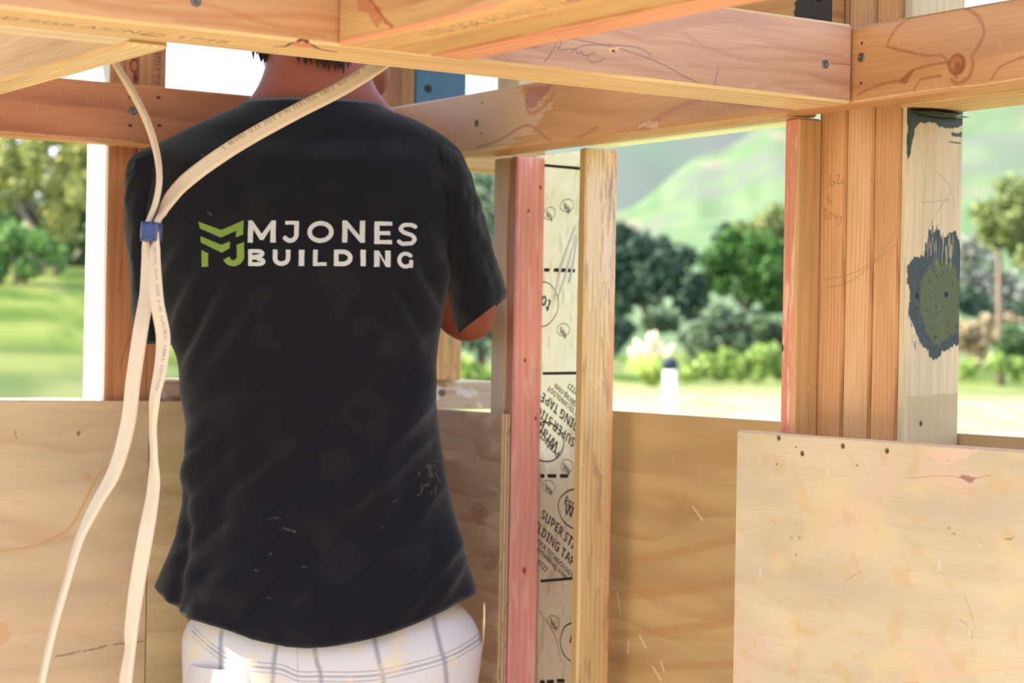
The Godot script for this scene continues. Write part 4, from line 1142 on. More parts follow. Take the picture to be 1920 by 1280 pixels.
func shirt_picture() -> Pic:
	var p := Pic.new(0.64, 0.82, 1500).fill(c8(24, 23, 29))
	p.flecks(61, 260, Vector2(0.012, 0.0012), c8(46, 44, 48), 0.5, 0.4)
	p.mottle(62, c8(38, 35, 37), 0.5, Vector2(9, 9), 0.1, 0.5)
	# print
	var o: Vector2 = PackedVector2Array([Vector2(0.1517, 0.1891)])[0]
	var ex: Vector2 = (PackedVector2Array([Vector2(0.4861, 0.1831)])[0] - o) / 1920.0
	var ey: Vector2 = (PackedVector2Array([Vector2(0.1535, 0.2909)])[0] - o) / 584.0
	var white := c8(200, 196, 194)
	for g in [["M", 515, 132, 735, 309, 43], ["J", 787, 136, 915, 311, 38], ["O", 980, 135, 1190, 312, 38], ["N", 1255, 132, 1435, 309, 43], ["E", 1505, 137, 1645, 317, 42], ["S", 1690, 142, 1832, 326, 35], ["B", 520, 362, 657, 491, 33], ["U", 712, 362, 853, 493, 38], ["I", 918, 364, 963, 494, 44], ["L", 1030, 364, 1140, 494, 38], ["D", 1195, 364, 1341, 494, 38], ["I", 1400, 364, 1442, 494, 44], ["N", 1505, 367, 1634, 498, 44], ["G", 1685, 374, 1810, 509, 33]]:
		glyph(p, g[0], o, ex, ey, Rect2(g[1], g[2], g[3] - g[1], g[4] - g[2]), g[5], white)
	var green := c8(124, 146, 66)
	var bow := [[428, 325], [487, 303], [490, 418]]
	for e in arc_pts(402, 412, 88, 82, 0.05, 2.75):
		bow.append(e)
	bow.append([373, 416])
	for e in arc_pts(402, 412, 29, 34, 2.9, 0.1):
		bow.append(e)
	for q in [[[113, 137], [300, 207], [478, 130], [480, 243], [421, 270], [421, 215], [300, 268], [127, 193]], [[132, 253], [307, 325], [375, 297], [375, 352], [310, 388], [137, 305]], [[143, 365], [201, 390], [201, 497], [147, 497]], bow]:
		var v := PackedVector2Array()
		for e in q:
			v.append(o + ex * e[0] + ey * e[1])
		p.poly(v, green)
	# dust and plaster marks
	var dust := c8(150, 132, 108)
	for s in [[PackedVector2Array([Vector2(0.4926, 0.5465), Vector2(0.4972, 0.561)]), 0.004], [PackedVector2Array([Vector2(0.4858, 0.5743), Vector2(0.4831, 0.5831)]), 0.003], [PackedVector2Array([Vector2(0.5015, 0.5573), Vector2(0.509, 0.5695)]), 0.002], [PackedVector2Array([Vector2(0.4462, 0.5946), Vector2(0.4512, 0.5924)]), 0.002], [PackedVector2Array([Vector2(0.4301, 0.6313), Vector2(0.433, 0.6298)]), 0.0015], [PackedVector2Array([Vector2(0.212, 0.6316), Vector2(0.2178, 0.6337)]), 0.0015], [PackedVector2Array([Vector2(0.2978, 0.6315), Vector2(0.3139, 0.6356)]), 0.003], [PackedVector2Array([Vector2(0.2596, 0.6889), Vector2(0.2654, 0.6895)]), 0.0018], [PackedVector2Array([Vector2(0.3242, 0.6834), Vector2(0.3315, 0.684)]), 0.0015], [PackedVector2Array([Vector2(0.2802, 0.6667), Vector2(0.2831, 0.6652)]), 0.003], [PackedVector2Array([Vector2(0.2762, 0.7271), Vector2(0.2821, 0.7278)]), 0.0018], [PackedVector2Array([Vector2(0.1853, 0.2001), Vector2(0.1897, 0.203)]), 0.0035], [PackedVector2Array([Vector2(0.1686, 0.1183), Vector2(0.1868, 0.1194)]), 0.002], [PackedVector2Array([Vector2(0.2758, 0.6195), Vector2(0.2903, 0.6171)]), 0.0015]]:
		p.line(s[0], s[1] * 0.8, dust, 0.4, 1.6, 0.9)
	p.flecks(63, 60, Vector2(0.004, 0.0012), c8(120, 108, 96), 0.4, 0.8)
	p.flecks(65, 34, Vector2(0.005, 0.0014), dust, 0.6, 1.9, Rect2(PackedVector2Array([Vector2(0.4794, 0.5381)])[0], Vector2(0.03, 0.05)))
	p.flecks(66, 60, Vector2(0.003, 0.001), c8(84, 78, 74), 0.5, 0.5, Rect2(PackedVector2Array([Vector2(0.1738, 0.6105)])[0], Vector2(0.3, 0.14)))
	p.spot(PackedVector2Array([Vector2(0.1868, 0.7266)])[0], 0.03, 0.02, c8(66, 58, 56), 0.5, 1.0)
	p.spot(PackedVector2Array([Vector2(0.5071, 0.1391)])[0], 0.03, 0.03, c8(62, 58, 58), 0.4, 1.0)
	return p

func build_person() -> void:
	var who := thing("person", "worker in a black printed T-shirt and pale checked shorts, seen from behind", "person", Vector3(1.3327, 0, -2.5016))
	who.rotation.y = YAW
	var skin := stuff(c8(138, 70, 48), 0.5, null, 0.4)
	skin.subsurf_scatter_enabled = true
	skin.subsurf_scatter_strength = 0.08
	var bones := [
		[Vector3(-0.09, 0.90, -0.01), Vector3(0.09, 0.90, -0.01), 0.075, 0.075],
		[Vector3(-0.08, 0.98, -0.015), Vector3(-0.10, 1.34, -0.02), 0.066, 0.08], [Vector3(0.07, 0.98, -0.015), Vector3(0.10, 1.34, -0.02), 0.066, 0.08],
		[Vector3(-0.02, 1.44, -0.035), Vector3(-0.165, 1.40, -0.02), 0.046, 0.044], [Vector3(0.02, 1.44, -0.035), Vector3(0.15, 1.40, -0.02), 0.046, 0.044],
		[Vector3(-0.006, 1.45, -0.04), Vector3(-0.006, 1.63, -0.07), 0.076, 0.073],
		[Vector3(-0.035, 1.555, -0.05), Vector3(-0.12, 1.475, -0.035), 0.03, 0.038], [Vector3(0.035, 1.555, -0.05), Vector3(0.12, 1.475, -0.035), 0.03, 0.038],
		[Vector3(-0.18, 1.40, -0.02), Vector3(-0.20, 1.235, -0.06), 0.046, 0.04], [Vector3(-0.20, 1.235, -0.06), Vector3(-0.09, 1.21, -0.20), 0.04, 0.028],
		[Vector3(0.16, 1.40, -0.02), Vector3(0.222, 1.240, -0.06), 0.046, 0.031], [Vector3(0.222, 1.240, -0.06), Vector3(0.218, 1.236, -0.31), 0.031, 0.026],
		[Vector3(-0.095, 0.86, -0.01), Vector3(-0.115, 0.5, -0.01), 0.075, 0.06], [Vector3(-0.115, 0.5, -0.01), Vector3(-0.12, 0.1, 0.02), 0.057, 0.036],
		[Vector3(0.095, 0.86, -0.01), Vector3(0.115, 0.5, -0.01), 0.075, 0.06], [Vector3(0.115, 0.5, -0.01), Vector3(0.12, 0.1, 0.02), 0.057, 0.036],
		[Vector3(-0.12, 0.09, 0.01), Vector3(-0.13, 0.05, -0.12), 0.034, 0.03], [Vector3(0.12, 0.09, 0.01), Vector3(0.13, 0.05, -0.12), 0.034, 0.03],
		# head, bent down and turned to the right: skull, brow, cheeks, jaw, nose, ears
		[Vector3(0.0, 1.72, -0.065), Vector3(0.04, 1.70, -0.115), 0.082, 0.076],
		[Vector3(0.035, 1.68, -0.14), Vector3(0.05, 1.605, -0.155), 0.05, 0.026],
		[Vector3(0.02, 1.64, -0.08), Vector3(0.055, 1.592, -0.14), 0.045, 0.022], [Vector3(0.05, 1.66, -0.09), Vector3(0.065, 1.59, -0.135), 0.034, 0.018],
		[Vector3(0.088, 1.685, -0.195), Vector3(0.105, 1.645, -0.203), 0.010, 0.013],
		[Vector3(0.112, 1.715, -0.075), Vector3(0.108, 1.675, -0.07), 0.012, 0.009], [Vector3(-0.065, 1.70, -0.12), Vector3(-0.060, 1.66, -0.115), 0.012, 0.009],
	]
	var st := SurfaceTool.new()
	st.begin(Mesh.PRIMITIVE_TRIANGLES)
	st.set_smooth_group(0)
	var n := skin_into(st, bones, 0.0115, 0.045, 0)
	n = skin_into(st, hand_bones(Vector3(-0.09, 1.21, -0.20), Vector3(0.75, 0.3, -0.25), Vector3(0.2, -0.9, 0.1), -1.0) + [[Vector3(-0.125, 1.197, -0.155), Vector3(-0.08, 1.213, -0.21), 0.029, 0.024]], 0.0042, 0.007, n)
	n = skin_into(st, hand_bones(Vector3(0.218, 1.236, -0.31), Vector3(0.9, 0.25, -0.4), Vector3(0.1, -0.9, -0.3), 1.0) + [[Vector3(0.218, 1.237, -0.25), Vector3(0.219, 1.236, -0.325), 0.028, 0.024]], 0.0042, 0.007, n)
	st.generate_normals()
	part("body", st.commit(), skin, who)

	# ---- T-shirt
	var left := PackedVector2Array([Vector2(-0.1128, 1.5336), Vector2(-0.1468, 1.5185), Vector2(-0.1922, 1.4963), Vector2(-0.2284, 1.4759), Vector2(-0.248, 1.4618), Vector2(-0.2552, 1.4418), Vector2(-0.2532, 1.4114), Vector2(-0.2479, 1.3734), Vector2(-0.2381, 1.3354), Vector2(-0.2252, 1.2975), Vector2(-0.2123, 1.2597), Vector2(-0.2033, 1.2217), Vector2(-0.1974, 1.1913), Vector2(-0.1874, 1.1458), Vector2(-0.1806, 1.1078), Vector2(-0.1769, 1.0697), Vector2(-0.177, 1.0316), Vector2(-0.1793, 0.9934), Vector2(-0.184, 0.9552), Vector2(-0.1909, 0.917), Vector2(-0.2039, 0.8787), Vector2(-0.2215, 0.8402), Vector2(-0.2231, 0.7563)])
	var right := PackedVector2Array([Vector2(0.0753, 1.5438), Vector2(0.1045, 1.5299), Vector2(0.1352, 1.5205), Vector2(0.1582, 1.5095), Vector2(0.1875, 1.4925), Vector2(0.2061, 1.476), Vector2(0.2156, 1.4579), Vector2(0.2192, 1.4275), Vector2(0.2139, 1.3817), Vector2(0.207, 1.3434), Vector2(0.2, 1.3052), Vector2(0.1916, 1.2669), Vector2(0.1846, 1.2287), Vector2(0.1807, 1.1905), Vector2(0.1784, 1.1523), Vector2(0.1791, 1.1142), Vector2(0.1843, 1.0762), Vector2(0.1919, 1.0382), Vector2(0.1994, 1.0003), Vector2(0.2054, 0.9622), Vector2(0.216, 0.9243), Vector2(0.2274, 0.8864), Vector2(0.2418, 0.8447), Vector2(0.2517, 0.7649)])
	var depth := [[0.76, 0.128], [0.85, 0.122], [0.95, 0.108], [1.05, 0.104], [1.15, 0.112], [1.28, 0.125], [1.38, 0.12], [1.44, 0.105], [1.49, 0.088], [1.53, 0.078], [1.56, 0.072]]
	var lean := [[0.8, 0.0], [1.3, 0.0], [1.42, -0.012], [1.50, -0.034], [1.56, -0.044]]
	var creases := FastNoiseLite.new()
	creases.seed = 9
	creases.frequency = 1.0
	creases.fractal_octaves = 2
	var rings := []
	var many := 112
	for i in 96:
		var r := []
		var f := i / 95.0
		var yn := lerpf(0.843, 1.533, f)
		for j in many:
			var t := TAU * j / many
			var y := yn
			y -= 0.066 * ((1.0 - pow(absf(cos(t)), 1.25)) if sin(t) > 0.0 else 0.0) * (1.0 - smoothstep(0.0, 0.3, f))
			y -= 0.05 * pow(maxf(-sin(t), 0.0), 1.5) * smoothstep(0.85, 1.0, f)
			var d := table(depth, y)
			var q := around(at_height(left, y), at_height(right, y), y, table(lean, y), d, d, t, lerpf(0.78, 0.95, smoothstep(0.7, 1.0, f)))
			# creases fall from the right shoulder blade to the left hip and deepen downwards
			var low := (1.0 - smoothstep(0.85, 1.42, y)) * smoothstep(0.72, 0.90, y)
			var along := q.x * 0.70 + q.y * 0.71
			var across := q.x * -0.71 + q.y * 0.70
			var c := 0.0
			var bk := smoothstep(-0.1, 0.35, sin(t))
			c += creases.get_noise_2d(across * 13.0, along * 2.6) * (0.0035 + 0.018 * low) * bk
			c += creases.get_noise_2d(across * 30.0 + 9.0, along * 5.0) * (0.001 + 0.004 * low) * bk
			c += creases.get_noise_2d(q.x * 14.0, q.y * 4.0 + 30.0) * 0.004 * low
			# drag lines below the armpits and the fold at the left side seam
			for a in [[-0.185, 1.23, 0.7], [0.175, 1.26, -0.75]]:
				var dx: float = q.x - a[0]
				var dy: float = q.y - a[1]
				var l: float = dx * sin(a[2]) * 2.0 - dy * cos(a[2]) * 1.0
				c += 0.007 * sin(l * 95.0) * exp(-(dx * dx + dy * dy) * 160.0) * bk
			c -= 0.010 * exp(-pow((q.x + 0.176) / 0.010, 2.0)) * (1.0 - smoothstep(0.85, 1.12, y)) * bk
			c *= 1.0 - smoothstep(1.47, 1.53, y)
			var mid := Vector3(0, y, table(lean, y))
			var outw := (q - mid).normalized()
			q += Vector3(outw.x * 0.35, 0, outw.z).normalized() * c
			r.append(q)
		rings.append(r)
	# turned-in hem and collar edge
	var inner := []
	for q in rings[0]:
		inner.append(Vector3(q.x * 0.975, q.y + 0.004, q.z * 0.965))
	rings.push_front(inner)
	var deep := []
	for q in inner:
		deep.append(Vector3(q.x * 0.86, q.y + 0.05, q.z * 0.8))
	rings.push_front(deep)
	var top: Array = rings[-1]
	var collar := []
	for q in top:
		collar.append(Vector3((q.x - 0.0) * 0.965, q.y + 0.006, -0.042 + (q.z + 0.042) * 0.94))
	rings.append(collar)
	var tuck := []
	for q in collar:
		tuck.append(Vector3(q.x * 0.95, q.y - 0.025, -0.042 + (q.z + 0.042) * 0.93))
	rings.append(tuck)
	var sp := shirt_picture()
	var cloth := stuff(Color.WHITE, 0.95, sp.tex(), 0.2)
	cloth.rim_enabled = true
	cloth.rim = 0.32
	cloth.rim_tint = 0.0
	var shirt := part("t_shirt", loft(rings, true, Rect2(-0.32, 1.57, 0.64, 0.82), false), cloth, who)
	tag(shirt, "black T-shirt with a green and white printed logo")
	var deep_at := [0.035, 0.05, 0.062, 0.068, 0.07, 0.068]
	sleeve(shirt, cloth, PackedVector2Array([Vector2(-0.2298, 1.4713), Vector2(-0.2623, 1.4524), Vector2(-0.2699, 1.4111), Vector2(-0.2672, 1.3425), Vector2(-0.2603, 1.2588), Vector2(-0.2552, 1.1857)]), PackedVector2Array([Vector2(-0.1837, 1.4507), Vector2(-0.1948, 1.4277), Vector2(-0.2016, 1.3818), Vector2(-0.2029, 1.3284), Vector2(-0.2, 1.2522), Vector2(-0.1974, 1.1913)]), [-0.012, -0.004, -0.004, -0.01, -0.02, -0.03], deep_at, 3)
	sleeve(shirt, cloth, PackedVector2Array([Vector2(0.1516, 1.4568), Vector2(0.1596, 1.434), Vector2(0.1719, 1.3847), Vector2(0.1828, 1.3277), Vector2(0.1979, 1.2518), Vector2(0.2109, 1.2108)]), PackedVector2Array([Vector2(0.1877, 1.4818), Vector2(0.2156, 1.4556), Vector2(0.2356, 1.4011), Vector2(0.2518, 1.348), Vector2(0.272, 1.2874), Vector2(0.2778, 1.2639)]), [-0.012, -0.004, -0.004, -0.01, -0.02, -0.026], deep_at, 5)

	# ---- shorts
	var sl := PackedVector2Array([Vector2(-0.1718, 0.8716), Vector2(-0.1733, 0.8259), Vector2(-0.1741, 0.7877), Vector2(-0.1718, 0.742), Vector2(-0.1686, 0.6963), Vector2(-0.1687, 0.6125)])
	var sr := PackedVector2Array([Vector2(0.2245, 0.8787), Vector2(0.2413, 0.8333), Vector2(0.2495, 0.803), Vector2(0.2508, 0.7725), Vector2(0.2476, 0.7343), Vector2(0.2436, 0.7038), Vector2(0.239, 0.6198)])
	rings = []
	for i in 30:
		var y := lerpf(0.70, 0.90, i / 29.0)
		var thin := smoothstep(0.76, 0.86, y) * 0.04
		var r := []
		for j in 72:
			var t := TAU * j / 72
			var q := around(at_height(sl, y) - 0.004 + thin, at_height(sr, y) + 0.002 - thin, y, -0.002, 0.106 - thin, 0.108 - thin, t, 0.8)
			q.z += 0.006 * creases.get_noise_2d(q.x * 12.0, q.y * 8.0) - 0.006 * exp(-pow((q.x + 0.008) / 0.012, 2.0)) * maxf(sin(t), 0.0)
			r.append(q)
		rings.append(r)
	var pp := Pic.new(0.64, 0.5, 1400).fill(c8(210, 202, 203))
	var grey := c8(150, 146, 156)
	for s in [PackedVector2Array([Vector2(0.2118, 0.172), Vector2(0.2098, 0.2231), Vector2(0.2115, 0.2815), Vector2(0.2143, 0.4347)]), PackedVector2Array([Vector2(0.2922, 0.1779), Vector2(0.288, 0.229), Vector2(0.2845, 0.2802), Vector2(0.2851, 0.4334)]), PackedVector2Array([Vector2(0.3379, 0.2062), Vector2(0.3451, 0.2426), Vector2(0.3531, 0.2789), Vector2(0.3588, 0.4321)]), PackedVector2Array([Vector2(0.4155, 0.1756), Vector2(0.4234, 0.212), Vector2(0.4328, 0.2483), Vector2(0.4385, 0.2774), Vector2(0.4463, 0.4305)]), PackedVector2Array([Vector2(0.4997, 0.1522), Vector2(0.504, 0.1886), Vector2(0.5141, 0.225), Vector2(0.5237, 0.2686), Vector2(0.531, 0.429)])]:
		pp.stroke(s, 0.0075, grey, 0.55, 0.3)
		pp.stroke(s, 0.0015, c8(110, 106, 116), 0.5)
	for dy in [0.0, 0.0065, 0.013]:
		for s in [PackedVector2Array([Vector2(0.165, 0.2079), Vector2(0.1901, 0.2235), Vector2(0.2195, 0.239), Vector2(0.2562, 0.2478), Vector2(0.2927, 0.2508), Vector2(0.3192, 0.2591), Vector2(0.3513, 0.2585), Vector2(0.4096, 0.2575), Vector2(0.4533, 0.2516), Vector2(0.4969, 0.2413), Vector2(0.5332, 0.2305), Vector2(0.573, 0.213)]), PackedVector2Array([Vector2(0.1561, 0.3628), Vector2(0.3242, 0.3743), Vector2(0.5756, 0.3552)]), PackedVector2Array([Vector2(0.1519, 0.1329), Vector2(0.3201, 0.1482), Vector2(0.5715, 0.129)])]:
			var v := PackedVector2Array()
			for e in s:
				v.append(e + Vector2(0, dy))
			pp.stroke(v, 0.0016 if dy != 0.0065 else 0.003, grey, 0.75)
	pp.mottle(64, c8(226, 204, 172), 0.55, Vector2(16, 18), 0.12, 0.5)
	pp.line(PackedVector2Array([Vector2(0.3183, 0.2139), Vector2(0.3237, 0.4327)]), 0.0012, c8(170, 160, 160), 0.8)
	pp.stroke(PackedVector2Array([Vector2(0.3794, 0.1982), Vector2(0.4376, 0.1898), Vector2(0.5031, 0.1814), Vector2(0.5467, 0.166)]), 0.0012, c8(190, 176, 166), 0.7)
	pp.stroke(PackedVector2Array([Vector2(0.5509, 0.1586), Vector2(0.5631, 0.1876), Vector2(0.5697, 0.2276)]), 0.003, c8(140, 134, 136), 0.6)
	var check := stuff(Color.WHITE, 0.9, pp.tex(), 0.2)
	var shorts := part("shorts", loft(rings, true, Rect2(-0.32, 1.0, 0.64, 0.5), true), check, who)
	tag(shorts, "off-white shorts with a thin grey check")
	for s in [-1.0, 1.0]:
		rings = []
		for i in 14:
			var f := i / 13.0
			var y := lerpf(0.74, 0.47, f)
			var r := []
			for j in 36:
				var t := -TAU * j / 36
				r.append(Vector3(s * (0.088 + 0.014 * f) + cos(t) * lerpf(0.082, 0.098, f), y, sin(t) * 0.1 + 0.003 * creases.get_noise_2d(t * 2.0, f * 3.0)))
			rings.append(r)
		part("shorts_leg", loft(rings, true, Rect2(-0.32, 1.0, 0.64, 0.5), false), check, shorts)
	# ---- boots
	for s in [-1.0, 1.0]:
		rings = []
		for e in [[0.0, 0.058, 0.135, -0.05], [0.02, 0.06, 0.14, -0.05], [0.05, 0.054, 0.125, -0.045], [0.09, 0.046, 0.085, -0.01], [0.13, 0.046, 0.06, 0.018], [0.19, 0.047, 0.056, 0.02]]:
			var r := []
			for j in 28:
				var t := -TAU * j / 28
				r.append(Vector3(s * 0.122 + cos(t) * e[1], e[0], e[3] + sin(t) * e[2]))
			rings.append(r)
		var boot := part("boot", loft(rings), stuff(c8(96, 70, 48), 0.7), who)
		boot.name = "boot" if s < 0 else "boot_001"

	# ---- hair: a cap over the skull and locks hanging at the nape and by the left ear
	var hs := SurfaceTool.new()
	hs.begin(Mesh.PRIMITIVE_TRIANGLES)
	var cap := []
	for i in 14:
		var v := lerpf(0.04, 1.0, i / 13.0)
		var r := []
		for j in 30:
			var t := -TAU * j / 30
			var el := v * PI * 0.60
			r.append(Vector3(0.015 + sin(el) * cos(t) * 0.094, 1.715 + cos(el) * 0.103, -0.088 + sin(el) * sin(t) * 0.104))
		cap.append(r)
	hs.append_from(loft(cap, true, Rect2(), true), 0, Transform3D.IDENTITY)
	var rng := RandomNumberGenerator.new()
	rng.seed = 71
	for i in 150:
		var an := rng.randf_range(-0.35, PI + 0.35)
		var base := Vector3(0.012 + cos(an) * 0.084, rng.randf_range(1.66, 1.72), -0.082 + sin(an) * 0.086)
		var drop := rng.randf_range(0.02, 0.055) + 0.012 * maxf(0.0, -cos(an))
		var tip := base + Vector3(cos(an) * 0.006 - cos(an) * 0.016, -drop, sin(an) * -0.012) + Vector3(rng.randf_range(-0.006, 0.006), 0, rng.randf_range(-0.004, 0.004))
		hs.append_from(tube([base, base.lerp(tip, 0.5) + Vector3(cos(an), 0, sin(an)) * 0.004, tip], [0.0042, 0.0034, 0.0006], 5), 0, Transform3D.IDENTITY)
	var nape := PackedVector2Array([Vector2(-0.0245, 1.6183), Vector2(0.0436, 1.6195), Vector2(-0.0241, 1.5941), Vector2(0.0442, 1.5832)])
	for i in 60:
		var f := rng.randf()
		var root_at := nape[0].lerp(nape[1], f)
		var end := nape[2].lerp(nape[3], f) + Vector2(rng.randf_range(-0.008, 0.008), rng.randf_range(-0.008, 0.014))
		var zs := -0.062 + sqrt(maxf(0.0, 0.0061 - pow(lerpf(root_at.x, end.x, 0.5) + 0.006, 2.0)))
		hs.append_from(tube([Vector3(root_at.x, root_at.y, zs + 0.002), Vector3((root_at.x + end.x) / 2, (root_at.y + end.y) / 2, zs + 0.006), Vector3(end.x, end.y, zs + 0.006)], [0.0042, 0.003, 0.0005], 5), 0, Transform3D.IDENTITY)
	var tuft := PackedVector2Array([Vector2(-0.0946, 1.6276), Vector2(-0.0729, 1.628), Vector2(-0.091, 1.6014), Vector2(-0.077, 1.597)])
	for i in 34:
		var f := rng.randf()
		var root_at := tuft[0].lerp(tuft[1], f)
		var end := tuft[2].lerp(tuft[3], f) + Vector2(rng.randf_range(-0.006, 0.006), rng.randf_range(-0.006, 0.018))
		var zs := rng.randf_range(-0.06, -0.03)
		hs.append_from(tube([Vector3(root_at.x, root_at.y, zs), Vector3((root_at.x + end.x) / 2 - 0.002, (root_at.y + end.y) / 2, zs), Vector3(end.x, end.y, zs)], [0.0036, 0.0028, 0.0004], 5), 0, Transform3D.IDENTITY)
	hs.generate_normals()
	part("hair", hs.commit(), stuff(c8(34, 26, 24), 0.6), who)

func sleeve(parent: Node3D, mat: Material, l: PackedVector2Array, r: PackedVector2Array, z: Array, deep: Array, seed_: int) -> void:
	var n := FastNoiseLite.new()
	n.seed = seed_
	n.frequency = 1.0
	var rings := []
	var steps := 40
	for i in steps + 1:
		var f := float(i) / steps * (l.size() - 1)
		var a := mini(int(f), l.size() - 2)
		var t := f - a
		var p0 := l[a].cubic_interpolate(l[a + 1], l[maxi(a - 1, 0)], l[mini(a + 2, l.size() - 1)], t)
		var p1 := r[a].cubic_interpolate(r[a + 1], r[maxi(a - 1, 0)], r[mini(a + 2, r.size() - 1)], t)
		var zc: float = lerpf(z[a], z[a + 1], t)
		var dp: float = lerpf(deep[a], deep[a + 1], t)
		rings.append(sleeve_ring(p0, p1, zc, dp, n, i / float(steps)))
	var last: Array = rings[-1]
	var mid := Vector3.ZERO
	for q in last:
		mid += q / last.size()
	var lip := []
	var inside := []
	var up: Array = rings[-8]
	var mid_up := Vector3.ZERO
	for q in up:
		mid_up += q / up.size()
	for q in last:
		lip.append(mid + (q - mid) * 0.96 + (mid_up - mid) * 0.04)
	for q in up:
		inside.append(mid_up + (q - mid_up) * 0.88)
	rings.append(lip)
	rings.append(inside)
	part("sleeve", loft(rings, true, Rect2(-0.32, 1.57, 0.64, 0.82), false), mat, parent)

func sleeve_ring(p0: Vector2, p1: Vector2, zc: float, dp: float, n: FastNoiseLite, f: float) -> Array:
	var out := []
	var c := (p0 + p1) / 2
	var e := (p1 - p0) / 2
	for j in 44:
		var t := TAU * -j / 44.0
		var q := c + e * cos(t)
		var wob := 0.004 * n.get_noise_2d(t * 1.4 + 20.0, f * 5.0) + 0.003 * n.get_noise_2d(t * 3.0, f * 9.0)
		out.append(Vector3(q.x, q.y, zc + sin(t) * dp) + Vector3(e.normalized().x * cos(t), e.normalized().y * cos(t), sin(t)) * wob)
	return out

# ---------------------------------------------------------------- hanging electric cables

# points are [where, turn]; the flat cable is 16 mm by 6.5 mm
func flat_cable(path: Array, turns: Array, mat: Material, parent: Node3D, at: Vector3) -> void:
	var look_dir := Vector3(sin(-YAW), 0, -cos(YAW))
	var pts := []
	var tw := []
	for i in path.size() - 1:
		for k in 10:
			var t := k / 10.0
			pts.append(path[i].cubic_interpolate(path[i + 1], path[maxi(i - 1, 0)], path[mini(i + 2, path.size() - 1)], t))
			tw.append(lerpf(turns[i], turns[i + 1], smoothstep(0.0, 1.0, t)))
	pts.append(path[-1])
	tw.append(turns[-1])
	var st := SurfaceTool.new()
	st.begin(Mesh.PRIMITIVE_TRIANGLES)
	st.set_smooth_group(0)
	var sides := 28
	var run := 0.0
	var total := 0.0
	for i in pts.size() - 1:
		total += pts[i].distance_to(pts[i + 1])
	for i in pts.size():
		if i: run += pts[i].distance_to(pts[i - 1])
		var tan: Vector3 = (pts[mini(i + 1, pts.size() - 1)] - pts[maxi(i - 1, 0)]).normalized()
		var wd := tan.cross(look_dir).normalized().rotated(tan, tw[i])
		var th := tan.cross(wd).normalized()
		for j in sides + 1:
			var an := TAU * j / sides
			var x := signf(cos(an)) * pow(absf(cos(an)), 0.75)
			var y := signf(sin(an)) * pow(absf(sin(an)), 0.45)
			y *= 1.0 - 0.26 * (0.5 + 0.5 * cos(x * TAU * 1.5 + PI)) * (1.0 if absf(x) < 0.85 else 0.0)
			st.set_uv(Vector2(run / total, float(j) / sides))
			st.add_vertex(pts[i] + wd * x * 0.008 + th * y * 0.0032 - at)
	for i in pts.size() - 1:
		for j in sides:
			var a := i * (sides + 1) + j
			for k in [a, a + 1, a + sides + 1, a + 1, a + sides + 2, a + sides + 1]:
				st.add_index(k)
	st.generate_normals()
	part("sheath", st.commit(), mat, parent)

func run_of(path: Array, upto: int) -> float:
	var sum := 0.0
	for i in upto:
		for k in 10:
			sum += path[i].cubic_interpolate(path[i + 1], path[maxi(i - 1, 0)], path[mini(i + 2, path.size() - 1)], k / 10.0).distance_to(path[i].cubic_interpolate(path[i + 1], path[maxi(i - 1, 0)], path[mini(i + 2, path.size() - 1)], (k + 1) / 10.0))
	return sum

